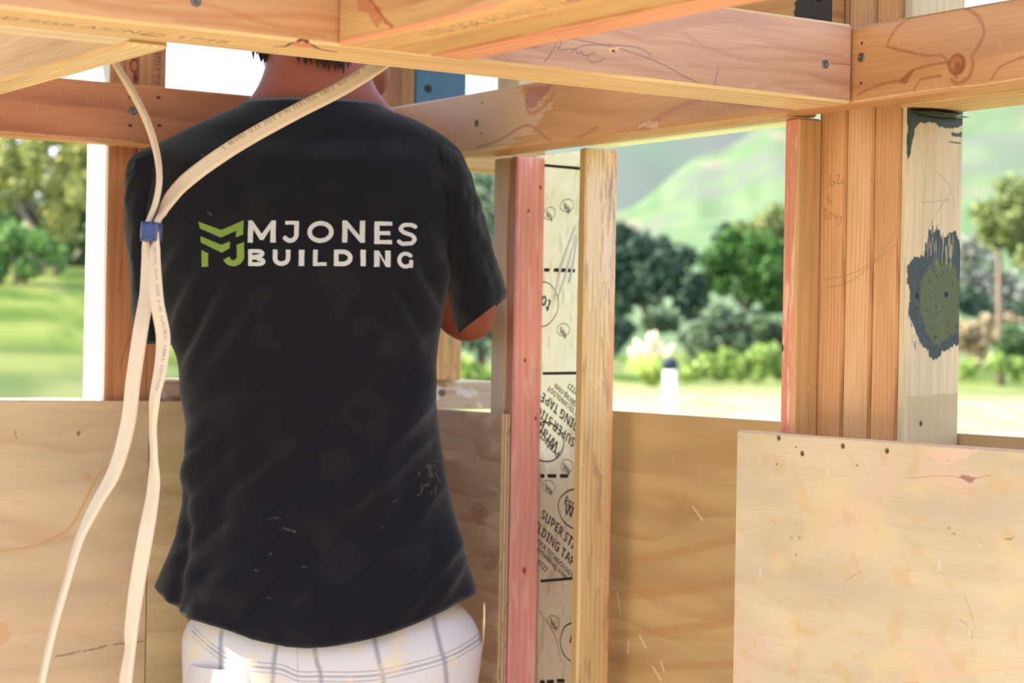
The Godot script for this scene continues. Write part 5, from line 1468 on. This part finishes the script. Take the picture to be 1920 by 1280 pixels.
func build_cables() -> void:
	var base := c8(216, 192, 166)
	# one cable: down past the joist, through the tape and away to the left
	var a := [Vector3(0.822, 1.53, -2.049), Vector3(0.824, 1.496, -2.012), Vector3(0.828, 1.462, -1.973), Vector3(0.831, 1.425, -1.935), Vector3(0.832, 1.39, -1.91), Vector3(0.827, 1.361, -1.89), Vector3(0.821, 1.336, -1.884), Vector3(0.812, 1.313, -1.882), Vector3(0.811, 1.303, -1.882), Vector3(0.811, 1.286, -1.884), Vector3(0.81, 1.248, -1.877), Vector3(0.799, 1.204, -1.866), Vector3(0.792, 1.156, -1.865), Vector3(0.786, 1.11, -1.863), Vector3(0.774, 1.064, -1.865), Vector3(0.757, 1.03, -1.87), Vector3(0.742, 0.995, -1.875), Vector3(0.73, 0.953, -1.876), Vector3(0.718, 0.906, -1.879), Vector3(0.709, 0.853, -1.885), Vector3(0.699, 0.789, -1.891), Vector3(0.698, 0.627, -1.903)]
	var at: Vector3 = a[8]
	var t := thing("electric_cable", "flat white cable dropping past the joist and hanging on the left, unprinted", "cable", at)
	flat_cable(a, [1.3, 1.3, 1.2, 1.2, 1.25, 1.3, 1.3, 1.4, 1.45, 1.1, 0.5, 0.35, 0.35, 0.4, 0.55, 0.85, 1.1, 1.2, 1.2, 1.2, 1.0, 0.5], stuff(base, 0.42, null, 0.4), t, at)
	# the other: in from under the tie beam, through the tape, and straight down; printed
	var b := [Vector3(1.115, 1.548, -1.853), Vector3(1.073, 1.51, -1.833), Vector3(1.04, 1.488, -1.819), Vector3(1.005, 1.463, -1.831), Vector3(0.963, 1.438, -1.846), Vector3(0.922, 1.412, -1.862), Vector3(0.89, 1.39, -1.871), Vector3(0.859, 1.365, -1.88), Vector3(0.839, 1.345, -1.881), Vector3(0.823, 1.323, -1.874), Vector3(0.813, 1.311, -1.863), Vector3(0.811, 1.301, -1.859), Vector3(0.808, 1.28, -1.854), Vector3(0.806, 1.236, -1.843), Vector3(0.81, 1.199, -1.835), Vector3(0.807, 1.167, -1.833), Vector3(0.802, 1.138, -1.834), Vector3(0.803, 1.108, -1.84), Vector3(0.802, 1.082, -1.834), Vector3(0.802, 1.045, -1.834), Vector3(0.792, 0.997, -1.829), Vector3(0.786, 0.95, -1.833), Vector3(0.78, 0.908, -1.831), Vector3(0.779, 0.887, -1.831), Vector3(0.774, 0.856, -1.829), Vector3(0.77, 0.793, -1.831), Vector3(0.791, 0.629, -1.841)]
	at = b[11]
	var p := Pic.new(run_of(b, b.size() - 1), 0.042, 1700).fill(base)
	p.text("L NEXANS OLEX 2026 V-90 ELECTRIC CABLE 450/750V 1", Vector2(run_of(b, 6) - 0.002, 0.012), PI, 0.0047, c8(92, 80, 68), 0.95, 0.9, false, true)
	p.text("NEXANS OLEX 2026 V-90 ELECTRIC CABLE 450/750V", Vector2(run_of(b, 12) - 0.008, 0.0085), 0.0, 0.0045, c8(92, 80, 70), 0.95, 0.86, false, true)
	t = thing("electric_cable", "flat white printed cable sweeping down from the tie beam across the T-shirt", "cable", at)
	flat_cable(b, [0.2, 0.2, 0.2, 0.15, 0.1, 0.1, 0.15, 0.25, 0.5, 1.0, 1.4, 1.4, 0.9, 0.6, 0.5, 0.7, 0.9, 1.15, 1.2, 0.7, 0.3, 0.35, 0.6, 0.9, 0.7, 0.4, 0.0], stuff(Color.WHITE, 0.42, p.tex(), 0.4), t, at)
	# blue tape round both
	var c: Vector3 = [Vector3(0.809, 1.304, -1.866)][0]
	t = thing("electrical_tape", "short wrap of dark blue tape binding the two white cables together", "tape", c)
	var rings := []
	var right := Vector3(cos(YAW), 0, -sin(YAW))
	var back := Vector3(sin(YAW), 0, cos(YAW))
	var n := FastNoiseLite.new()
	n.frequency = 60.0
	for e in [[0.0098, 0.93], [0.0092, 1.0], [0.0055, 0.98], [0.002, 1.02], [-0.002, 0.99], [-0.006, 1.02], [-0.0088, 1.0], [-0.0095, 0.93]]:
		var r := []
		for j in 28:
			var an := TAU * j / 28
			var k: float = e[1] * (1.0 + 0.05 * n.get_noise_2d(e[0] * 3.0, an * 0.03))
			r.append(right * signf(cos(an)) * sqrt(absf(cos(an))) * 0.0088 * k + back * signf(sin(an)) * sqrt(absf(sin(an))) * 0.022 * k + Vector3(0.03, 1, 0) * e[0])
		rings.append(r)
	part("wrap", loft(rings), stuff(c8(36, 54, 106), 0.3, null, 0.5), t)

# ---------------------------------------------------------------- outside

func ground_h(az: float, r: float) -> float:
	# height of the land above the eye, by bearing (degrees from the left-hand wall's normal) and distance
	var n := 0.0
	var bank := 1.0 - smoothstep(24.0, 30.0, az)
	n += bank * maxf(0.0, minf(r, 75.0) - 12.0) * 0.088
	var crest := table([[28.0, 6.0], [34.4, 19.0], [36.9, 30.0], [39.5, 42.0], [41.7, 50.0], [48.4, 60.0], [60.0, 55.0], [80.0, 20.0]], az)
	var side := smoothstep(28.0, 35.0, az) * (1.0 - smoothstep(70.0, 90.0, az))
	if r < 420.0:
		n += side * crest * pow(smoothstep(60.0, 470.0, r), 1.25) / pow(smoothstep(60.0, 470.0, 420.0), 1.25) * smoothstep(70.0, 150.0, r)
	else:
		n += side * crest * (1.0 - smoothstep(420.0, 700.0, r))
	return -1.75 + n

func bearing(az: float, r: float, h: float) -> Vector3:
	return Vector3(sin(deg_to_rad(az)) * r, EYE + h, -cos(deg_to_rad(az)) * r)

func land(called: String, label: String, azs: Array, rs: Array, far: bool) -> void:
	var n := FastNoiseLite.new()
	n.seed = 5
	n.frequency = 1.0
	n.fractal_octaves = 4
	var st := SurfaceTool.new()
	st.begin(Mesh.PRIMITIVE_TRIANGLES)
	st.set_smooth_group(0)
	for r in rs:
		for az in azs:
			var p: Vector3
			var c: Color
			var q: Vector2 = Vector2(sin(deg_to_rad(az)), cos(deg_to_rad(az))) * float(r)
			var grain := n.get_noise_2d(q.x * 0.35, q.y * 0.35)
			var broad := n.get_noise_2d(q.x * 0.03, q.y * 0.03)
			if far:
				var top := table([[0.0, 10.0], [25.0, 40.0], [33.0, 74.0], [37.0, 104.0], [44.0, 112.0], [52.0, 112.0], [70.0, 40.0]], az)
				p = bearing(az, r, -3.0 + top * smoothstep(520.0, 760.0, r) * (1.0 + 0.06 * broad))
				c = Color(0.075, 0.11, 0.08).lerp(Color(0.09, 0.095, 0.09), clampf(0.5 + broad, 0, 1))  # grey-green mix puts the haze of distance into the colour
			else:
				var h := ground_h(az, r)
				p = bearing(az, r, h + 0.04 * grain * minf(r / 30.0, 1.0) + (broad * 1.6 if r > 140.0 else 0.0))
				var green := Color(0.052, 0.09, 0.016).lerp(Color(0.14, 0.165, 0.045), clampf(0.5 + 2.6 * grain, 0, 1))
				green = green.lerp(Color(0.13, 0.13, 0.08), clampf(broad * 2.2 - 0.2, 0.0, 0.7))
				var straw := Color(0.37, 0.36, 0.19).lerp(Color(0.21, 0.25, 0.09), clampf(0.35 + 1.2 * grain, 0, 1))
				var dry := smoothstep(30.0, 35.0, az) * (1.0 - smoothstep(62.0, 95.0, r + 14.0 * broad)) * (1.0 - smoothstep(60.0, 75.0, az))
				dry = maxf(dry, (1.0 - smoothstep(13.0, 22.0, r)) * smoothstep(10.0, 18.0, az) * 0.6)
				c = green.lerp(straw, dry)
				if r > 130.0 and az > 30.0:      # sheep tracks and bare earth on the hillside
					var tr := n.get_noise_2d(q.x * 0.02 + 9.0, p.y * 0.5)
					c = Color(0.072, 0.118, 0.056).lerp(Color(0.108, 0.15, 0.08), clampf(0.5 + tr * 1.4, 0, 1)).lerp(Color(0.11, 0.115, 0.095), clampf(n.get_noise_2d(q.x * 0.025, p.y * 0.12) * 2.0 - 0.1, 0, 0.75))
					c = c.lerp(Color(0.22, 0.16, 0.125), 0.6 * smoothstep(0.32, 0.5, n.get_noise_2d(q.x * 0.05 + 70.0, p.y * 0.4)))
			st.set_color(c)
			st.add_vertex(p)
	var w := azs.size()
	for i in rs.size() - 1:
		for j in w - 1:
			var a := i * w + j
			for k in [a, a + w, a + 1, a + 1, a + w, a + w + 1]:
				st.add_index(k)
	st.generate_normals()
	var m := stuff(Color.WHITE, 0.95, null, 0.1)
	m.vertex_color_use_as_albedo = true
	var o := part(called, st.commit(), m, self)
	tag(o, label, "", "", "structure")

func leaf_mesh(size: float) -> ArrayMesh:
	var st := SurfaceTool.new()
	st.begin(Mesh.PRIMITIVE_TRIANGLES)
	var s := size
	for tri in [[Vector3(-0.5, 0, 0), Vector3(0, 0.1, 0.28), Vector3(0, -0.06, -0.28)], [Vector3(0.5, 0, 0), Vector3(0, -0.06, -0.28), Vector3(0, 0.1, 0.28)], [Vector3(0, -0.4, 0.1), Vector3(0.25, 0.1, 0.0), Vector3(-0.2, 0.15, 0.1)]]:
		for v in tri:
			st.add_vertex(v * s)
	st.generate_normals()
	return st.commit()

# crown = balls [where, radius]; leaves sit mostly near their surfaces
func plant(called: String, label: String, category: String, group: String, balls: Array, leaf: float, tones: Array, many: int, trunk := 0.0, seed_ := 1) -> Node3D:
	var foot := Vector3.ZERO
	for b in balls:
		foot += b[0] / balls.size()
	var az := rad_to_deg(atan2(foot.x, -foot.z))
	var r := Vector2(foot.x, foot.z).length()
	foot.y = EYE + ground_h(az, r)
	var t := thing(called, label, category, foot, group)
	var rng := RandomNumberGenerator.new()
	rng.seed = seed_
	var area := 0.0
	var lumps := []
	for b in balls:
		lumps.append([b[0], b[1] * 0.8])
		for k in 6:
			var d := Vector3(rng.randfn(), rng.randfn() * 0.9, rng.randfn()).normalized()
			lumps.append([b[0] + d * b[1] * rng.randf_range(0.5, 0.8), b[1] * rng.randf_range(0.28, 0.5)])
	balls = lumps
	for b in balls:
		area += b[1] * b[1]
	var mm := MultiMesh.new()
	mm.transform_format = MultiMesh.TRANSFORM_3D
	mm.use_colors = true
	mm.mesh = leaf_mesh(leaf)
	mm.instance_count = many
	var i := 0
	for b in balls:
		var share: int = many - i if b == balls[-1] else int(many * b[1] * b[1] / area)
		for k in share:
			var d := Vector3(rng.randfn(), rng.randfn(), rng.randfn()).normalized()
			var bump := 0.86 + 0.24 * sin(d.x * 5.0 + seed_) * sin(d.y * 6.0 + 1.0) * sin(d.z * 5.0 + 2.0)
			var at: Vector3 = b[0] + d * b[1] * bump * pow(rng.randf(), 0.22) - foot
			var bs := Basis(Vector3(rng.randfn(), rng.randfn(), rng.randfn()).normalized(), rng.randf() * TAU).scaled(Vector3.ONE * rng.randf_range(0.6, 1.4))
			mm.set_instance_transform(i, Transform3D(bs, at))
			mm.set_instance_color(i, tones[0].lerp(tones[1], rng.randf()))
			i += 1
	var o := MultiMeshInstance3D.new()
	o.name = "foliage"
	o.multimesh = mm
	var m := stuff(Color.WHITE, 0.6, null, 0.3)
	m.vertex_color_use_as_albedo = true
	m.backlight_enabled = true
	m.backlight = Color(0.5, 0.5, 0.4)
	o.material_override = m
	o.set_meta("kind", "stuff")
	t.add_child(o)
	if trunk > 0.0:
		var b0: Vector3 = balls[0][0] - foot
		for k in 2:
			var lean := Vector3(rng.randf_range(-0.6, 0.6), 0, rng.randf_range(-0.6, 0.6)) * trunk * 3.0
			part("trunk", tube([Vector3(lean.x, -0.4, lean.z), Vector3(lean.x * 1.5, b0.y * 0.4, lean.z), b0 + lean * 0.5], [trunk, trunk * 0.8, trunk * 0.4], 9), stuff(c8(120, 104, 88), 0.9), t)
	return t

func build_outside() -> void:
	var azs := []
	var a := -180.0
	while a < 180.01:
		azs.append(a)
		a += 0.35 if a > 14.0 and a < 54.0 else 6.0
	var rs := []
	var r := 4.2
	while r < 700.0:
		rs.append(r)
		r *= 1.045
	land("field", "sunlit paddock and grassy hillside outside the frame", azs, rs, false)
	var near := []
	for i in 14:
		near.append(i)
	var az2 := []
	for i in 60:
		az2.append(5.0 + i * 1.1)
	var rs2 := []
	for i in 24:
		rs2.append(500.0 + i * 15.0)
	land("hill", "hazy far hill behind the green slope", az2, rs2, true)
	# --- plants: crown balls are placed where the crowns stand, their sizes in metres
	var dark := [Color(0.04, 0.075, 0.055), Color(0.09, 0.15, 0.09)]
	var mid := [Color(0.05, 0.12, 0.03), Color(0.12, 0.24, 0.06)]
	var olive := [Color(0.16, 0.2, 0.08), Color(0.3, 0.34, 0.12)]
	var greyg := [Color(0.1, 0.15, 0.09), Color(0.2, 0.26, 0.15)]
	var lime := [Color(0.22, 0.34, 0.08), Color(0.4, 0.5, 0.16)]
	plant("tree", "dark evergreen tree at the left side of the window opening", "tree", "", crown([Vector3(90.683, 6.221, -119.796), Vector3(92.697, 6.67, -118.446), Vector3(89.811, 8.229, -120.381), Vector3(94.573, 5.089, -117.189), Vector3(91.151, 8.664, -119.482), Vector3(93.358, 7.495, -118.003)], [3.4, 3.0, 3.0, 2.2, 2.2, 2.2]), 0.55, dark, 5200, 0.28, 1)
	plant("tree", "bushy bright green tree at the right side of the window opening", "tree", "", crown([Vector3(98.258, 6.385, -114.718), Vector3(99.593, 7.225, -113.824), Vector3(96.563, 7.159, -115.855), Vector3(100.294, 5.415, -113.354), Vector3(97.044, 8.791, -115.532), Vector3(98.396, 8.415, -114.626)], [3.2, 2.9, 2.0, 2.4, 1.4, 2.2]), 0.55, mid, 5200, 0.25, 2)
	plant("tree", "small pointed conifer standing on the slope behind the bright green tree", "tree", "", crown([Vector3(122.872, 11.328, -146.375), Vector3(122.861, 12.047, -146.382), Vector3(122.809, 12.662, -146.417)], [1.5, 1.0, 0.55]), 0.45, dark, 900, 0.15, 3)
	plant("shrub", "olive yellow scrub on the slope above the bright green tree", "shrub", "scrub on the slope", crown([Vector3(132.959, 13.021, -151.652), Vector3(131.404, 11.906, -152.695), Vector3(134.522, 13.595, -150.604)], [3.0, 2.6, 3.0]), 0.7, olive, 1800, 0.0, 4)
	plant("shrub", "round grey-green bush in front of the bright green tree", "shrub", "", crown([Vector3(72.031, 1.863, -86.551), Vector3(71.158, 1.39, -87.136), Vector3(72.783, 2.031, -86.047), Vector3(73.295, 1.437, -85.704)], [1.6, 1.2, 1.5, 1.2]), 0.4, greyg, 2600, 0.0, 5)
	plant("shrub", "dusky green bush touching the pink edge of the built-up post", "shrub", "", crown([Vector3(74.294, 1.912, -85.035), Vector3(75.18, 1.478, -84.44), Vector3(73.798, 1.448, -85.367)], [1.5, 1.2, 1.1]), 0.4, [Color(0.06, 0.1, 0.05), Color(0.16, 0.22, 0.11)], 2200, 0.0, 6)
	plant("shrub", "small grey bush above the pampas plumes", "shrub", "", crown([Vector3(73.094, 2.795, -93.062), Vector3(72.621, 2.562, -93.379), Vector3(73.574, 2.583, -92.74)], [1.0, 0.8, 0.8]), 0.35, greyg, 1200, 0.0, 7)
	plant("shrub", "dark bush against the yellow stud, left of the pampas", "shrub", "", crown([Vector3(66.298, 1.904, -87.986), Vector3(65.937, 1.302, -88.228), Vector3(65.676, 2.188, -88.403)], [1.0, 1.0, 1.2]), 0.35, dark, 1300, 0.0, 8)
	plant("shrub", "low pale green weeds right of the white vent pipe", "weeds", "", crown([Vector3(55.041, 0.309, -66.639), Vector3(56.005, 0.399, -65.993), Vector3(56.969, 0.513, -65.347), Vector3(57.647, 0.365, -64.892), Vector3(54.465, 0.064, -67.025)], [0.75, 0.8, 0.9, 0.7, 0.6]), 0.3, lime, 2600, 0.0, 9)
	pampas()
	# right of the built-up post
	plant("tree", "olive tree at the right edge above the pale brush", "tree", "", crown([Vector3(70.144, 6.832, -63.739), Vector3(70.959, 7.596, -63.193), Vector3(69.617, 7.567, -64.092), Vector3(70.531, 8.581, -63.479), Vector3(71.192, 5.86, -63.037)], [1.5, 1.6, 1.1, 1.2, 1.4]), 0.3, olive, 4200, 0.16, 10)
	plant("shrub", "pale grey brush below the olive tree", "shrub", "", crown([Vector3(97.695, 6.668, -91.019), Vector3(98.885, 5.112, -90.221), Vector3(97.095, 7.709, -91.421), Vector3(100.06, 4.61, -89.433)], [2.2, 1.8, 1.6, 1.6]), 0.5, [Color(0.2, 0.22, 0.19), Color(0.36, 0.36, 0.3)], 1800, 0.0, 11)
	plant("shrub", "dark green hedge line beside the sealant patch", "shrub", "", crown([Vector3(93.268, 4.247, -87.966), Vector3(93.975, 3.924, -87.493), Vector3(95.102, 3.61, -86.737), Vector3(96.503, 3.81, -85.799)], [1.1, 1.0, 1.0, 1.0]), 0.4, dark, 1600, 0.0, 12)
	plant("shrub", "round dark bush near the right edge above the bright paddock", "shrub", "", crown([Vector3(61.422, 1.565, -55.139), Vector3(61.872, 1.467, -54.837), Vector3(61.155, 1.387, -55.318)], [0.75, 0.8, 0.45]), 0.25, [Color(0.06, 0.12, 0.05), Color(0.14, 0.22, 0.09)], 1800, 0.0, 13)
	plant("shrub", "tan dry reeds behind the round dark bush", "reeds", "", crown([Vector3(71.014, 1.977, -66.768), Vector3(71.867, 1.996, -66.196), Vector3(72.607, 2.397, -65.699), Vector3(71.45, 1.345, -66.475)], [0.9, 1.0, 0.8, 0.7]), 0.35, [Color(0.34, 0.27, 0.18), Color(0.5, 0.42, 0.28)], 1600, 0.0, 14)
	plant("shrub", "low bright green weeds at the right edge of the paddock", "weeds", "", crown([Vector3(58.501, 0.472, -54.689), Vector3(59.374, 0.702, -54.104), Vector3(60.077, 0.506, -53.632)], [0.5, 0.6, 0.6]), 0.25, lime, 1200, 0.0, 15)
	# left-hand opening
	plant("tree", "large yellow-green tree filling the left-hand opening", "tree", "", crown([Vector3(15.852, 4.595, -44.752), Vector3(16.571, 4.859, -44.27), Vector3(17.194, 4.624, -43.853), Vector3(16.254, 5.35, -44.483), Vector3(17.08, 5.367, -43.929), Vector3(15.229, 4.83, -45.17), Vector3(17.603, 4.881, -43.578), Vector3(16.792, 3.869, -44.122), Vector3(15.736, 5.463, -44.83), Vector3(16.659, 5.856, -44.211), Vector3(17.382, 5.871, -43.727)], [0.72, 0.7, 0.62, 0.55, 0.55, 0.7, 0.6, 0.6, 0.5, 0.5, 0.5]), 0.15, [Color(0.24, 0.28, 0.08), Color(0.6, 0.58, 0.22)], 13000, 0.13, 16)
	plant("tree", "lower leafy green branches in front of the large tree, at the left edge", "tree", "", crown([Vector3(14.49, 3.165, -40.849), Vector3(15.058, 3.063, -40.469), Vector3(14.019, 3.154, -41.165), Vector3(14.782, 2.603, -40.654), Vector3(14.218, 2.478, -41.032), Vector3(15.344, 2.842, -40.277)], [0.5, 0.42, 0.5, 0.35, 0.35, 0.3]), 0.14, [Color(0.1, 0.2, 0.06), Color(0.3, 0.46, 0.15)], 5000, 0.06, 17)
	plant("tree", "leafy undergrowth beneath and behind the large tree", "undergrowth", "", crown([Vector3(17.265, 2.593, -48.621), Vector3(18.156, 3.018, -48.023), Vector3(18.832, 2.897, -47.57), Vector3(17.717, 2.4, -48.318), Vector3(18.614, 2.419, -47.716), Vector3(19.158, 3.58, -47.351), Vector3(18.705, 3.841, -47.655), Vector3(16.591, 2.578, -49.072), Vector3(17.81, 3.686, -48.255), Vector3(18.263, 3.426, -47.952), Vector3(17.252, 3.404, -48.629), Vector3(17.465, 4.219, -48.487), Vector3(18.081, 4.3, -48.074), Vector3(16.904, 4.207, -48.863), Vector3(18.585, 4.379, -47.736)], [0.6, 0.6, 0.5, 0.4, 0.4, 0.7, 0.6, 0.6, 0.6, 0.6, 0.6, 0.6, 0.6, 0.6, 0.6]), 0.2, [Color(0.07, 0.12, 0.05), Color(0.16, 0.22, 0.09)], 9000, 0.0, 18)
	plant("shrub", "yellow-green bush glimpsed past the worker's right sleeve", "shrub", "", crown([Vector3(32.478, 0.207, -50.462), Vector3(32.206, 0.363, -50.644), Vector3(32.776, 0.132, -50.263)], [0.45, 0.4, 0.4]), 0.2, lime, 900, 0.0, 19)
	plant("tree", "blurred green tree glimpsed between sleeve and pale stud", "tree", "", crown([Vector3(51.386, 2.195, -79.924), Vector3(52.223, 3.24, -79.362), Vector3(51.188, 1.163, -80.057), Vector3(51.834, 7.854, -79.623), Vector3(51.549, 5.536, -79.814), Vector3(52.041, 1.182, -79.485), Vector3(50.517, 3.203, -80.506)], [1.2, 1.4, 0.9, 2.0, 1.8, 1.0, 1.4]), 0.4, greyg, 2600, 0.2, 20)
	plant("shrub", "blue-green bush glimpsed between cable and the worker's left side", "shrub", "", crown([Vector3(22.856, 0.289, -50.892), Vector3(23.034, 0.738, -50.773), Vector3(22.739, -0.16, -50.971)], [0.4, 0.45, 0.4]), 0.2, greyg, 900, 0.0, 21)
	# vent pipe in the paddock
	var foot: Vector3 = [Vector3(9.231, 0.981, -11.63)][0]
	foot.y = -0.55
	var t := thing("vent_pipe", "white plastic vent pipe with a dark cap standing in the paddock", "pipe", foot)
	part("pipe", lathe(PackedVector2Array([Vector2(0.0001, 0.0), Vector2(0.048, 0.0), Vector2(0.048, 1.60), Vector2(0.0001, 1.60)]), 24), stuff(c8(240, 242, 244), 0.4), t)
	part("cap", lathe(PackedVector2Array([Vector2(0.0001, 1.56), Vector2(0.055, 1.56), Vector2(0.055, 1.63), Vector2(0.048, 1.645), Vector2(0.0001, 1.65)]), 24), stuff(c8(38, 48, 66), 0.5), t)

func crown(at: Array, radii: Array) -> Array:
	var out := []
	for i in at.size():
		out.append([at[i], radii[i]])
	return out

func pampas() -> void:
	var c: Vector3 = [Vector3(50.495, 0.196, -64.871)][0]
	var az := rad_to_deg(atan2(c.x, -c.z))
	c.y = EYE + ground_h(az, Vector2(c.x, c.z).length())
	var t := thing("pampas_grass", "pampas grass clump with creamy pink plumes behind the white vent pipe", "grass", c)
	var rng := RandomNumberGenerator.new()
	rng.seed = 33
	var st := SurfaceTool.new()
	st.begin(Mesh.PRIMITIVE_TRIANGLES)
	for i in 420:
		var an := rng.randf() * TAU
		var out := Vector3(cos(an), 0, sin(an))
		var side := Vector3(-out.z, 0, out.x) * 0.03
		var reach := rng.randf_range(0.5, 1.5)
		var high := rng.randf_range(0.7, 1.4)
		var p0 := out * 0.2
		var p1 := out * reach * 0.55 + Vector3(0, high, 0)
		var p2 := out * reach + Vector3(0, high * 0.55, 0)
		for v in [p0 - side, p1, p0 + side, p1 - side, p2, p1 + side]:
			st.add_vertex(v)
	st.generate_normals()
	var m := stuff(c8(150, 170, 86), 0.7)
	m.backlight_enabled = true
	m.backlight = Color(0.5, 0.5, 0.3)
	var blades := part("leaves", st.commit(), m, t)
	blades.set_meta("kind", "stuff")
	var pm := stuff(c8(240, 214, 184), 0.9)
	pm.backlight_enabled = true
	pm.backlight = Color(0.6, 0.55, 0.5)
	for e in [[-0.95, 1.55], [-0.6, 1.95], [-0.35, 1.75], [-0.1, 2.25], [0.15, 2.1], [0.35, 2.3], [0.6, 1.9], [0.85, 1.75], [-0.75, 1.35], [0.0, 1.7]]:
		var tip := Vector3(e[0] * cos(YAW), e[1], -e[0] * sin(YAW)) + Vector3(rng.randf_range(-0.2, 0.2), 0, rng.randf_range(-0.2, 0.2))
		var foot := Vector3(tip.x * 0.5, tip.y - 0.9, tip.z * 0.5)
		var path := []
		var rad := []
		for k in 8:
			var f := k / 7.0
			path.append(foot.lerp(tip, f) + Vector3(0, 0.08 * sin(f * PI), 0))
			rad.append(0.012 + 0.14 * sin(PI * clampf((f - 0.1) / 0.92, 0.0, 1.0)))
		part("plume", tube(path, rad, 9), pm, t)
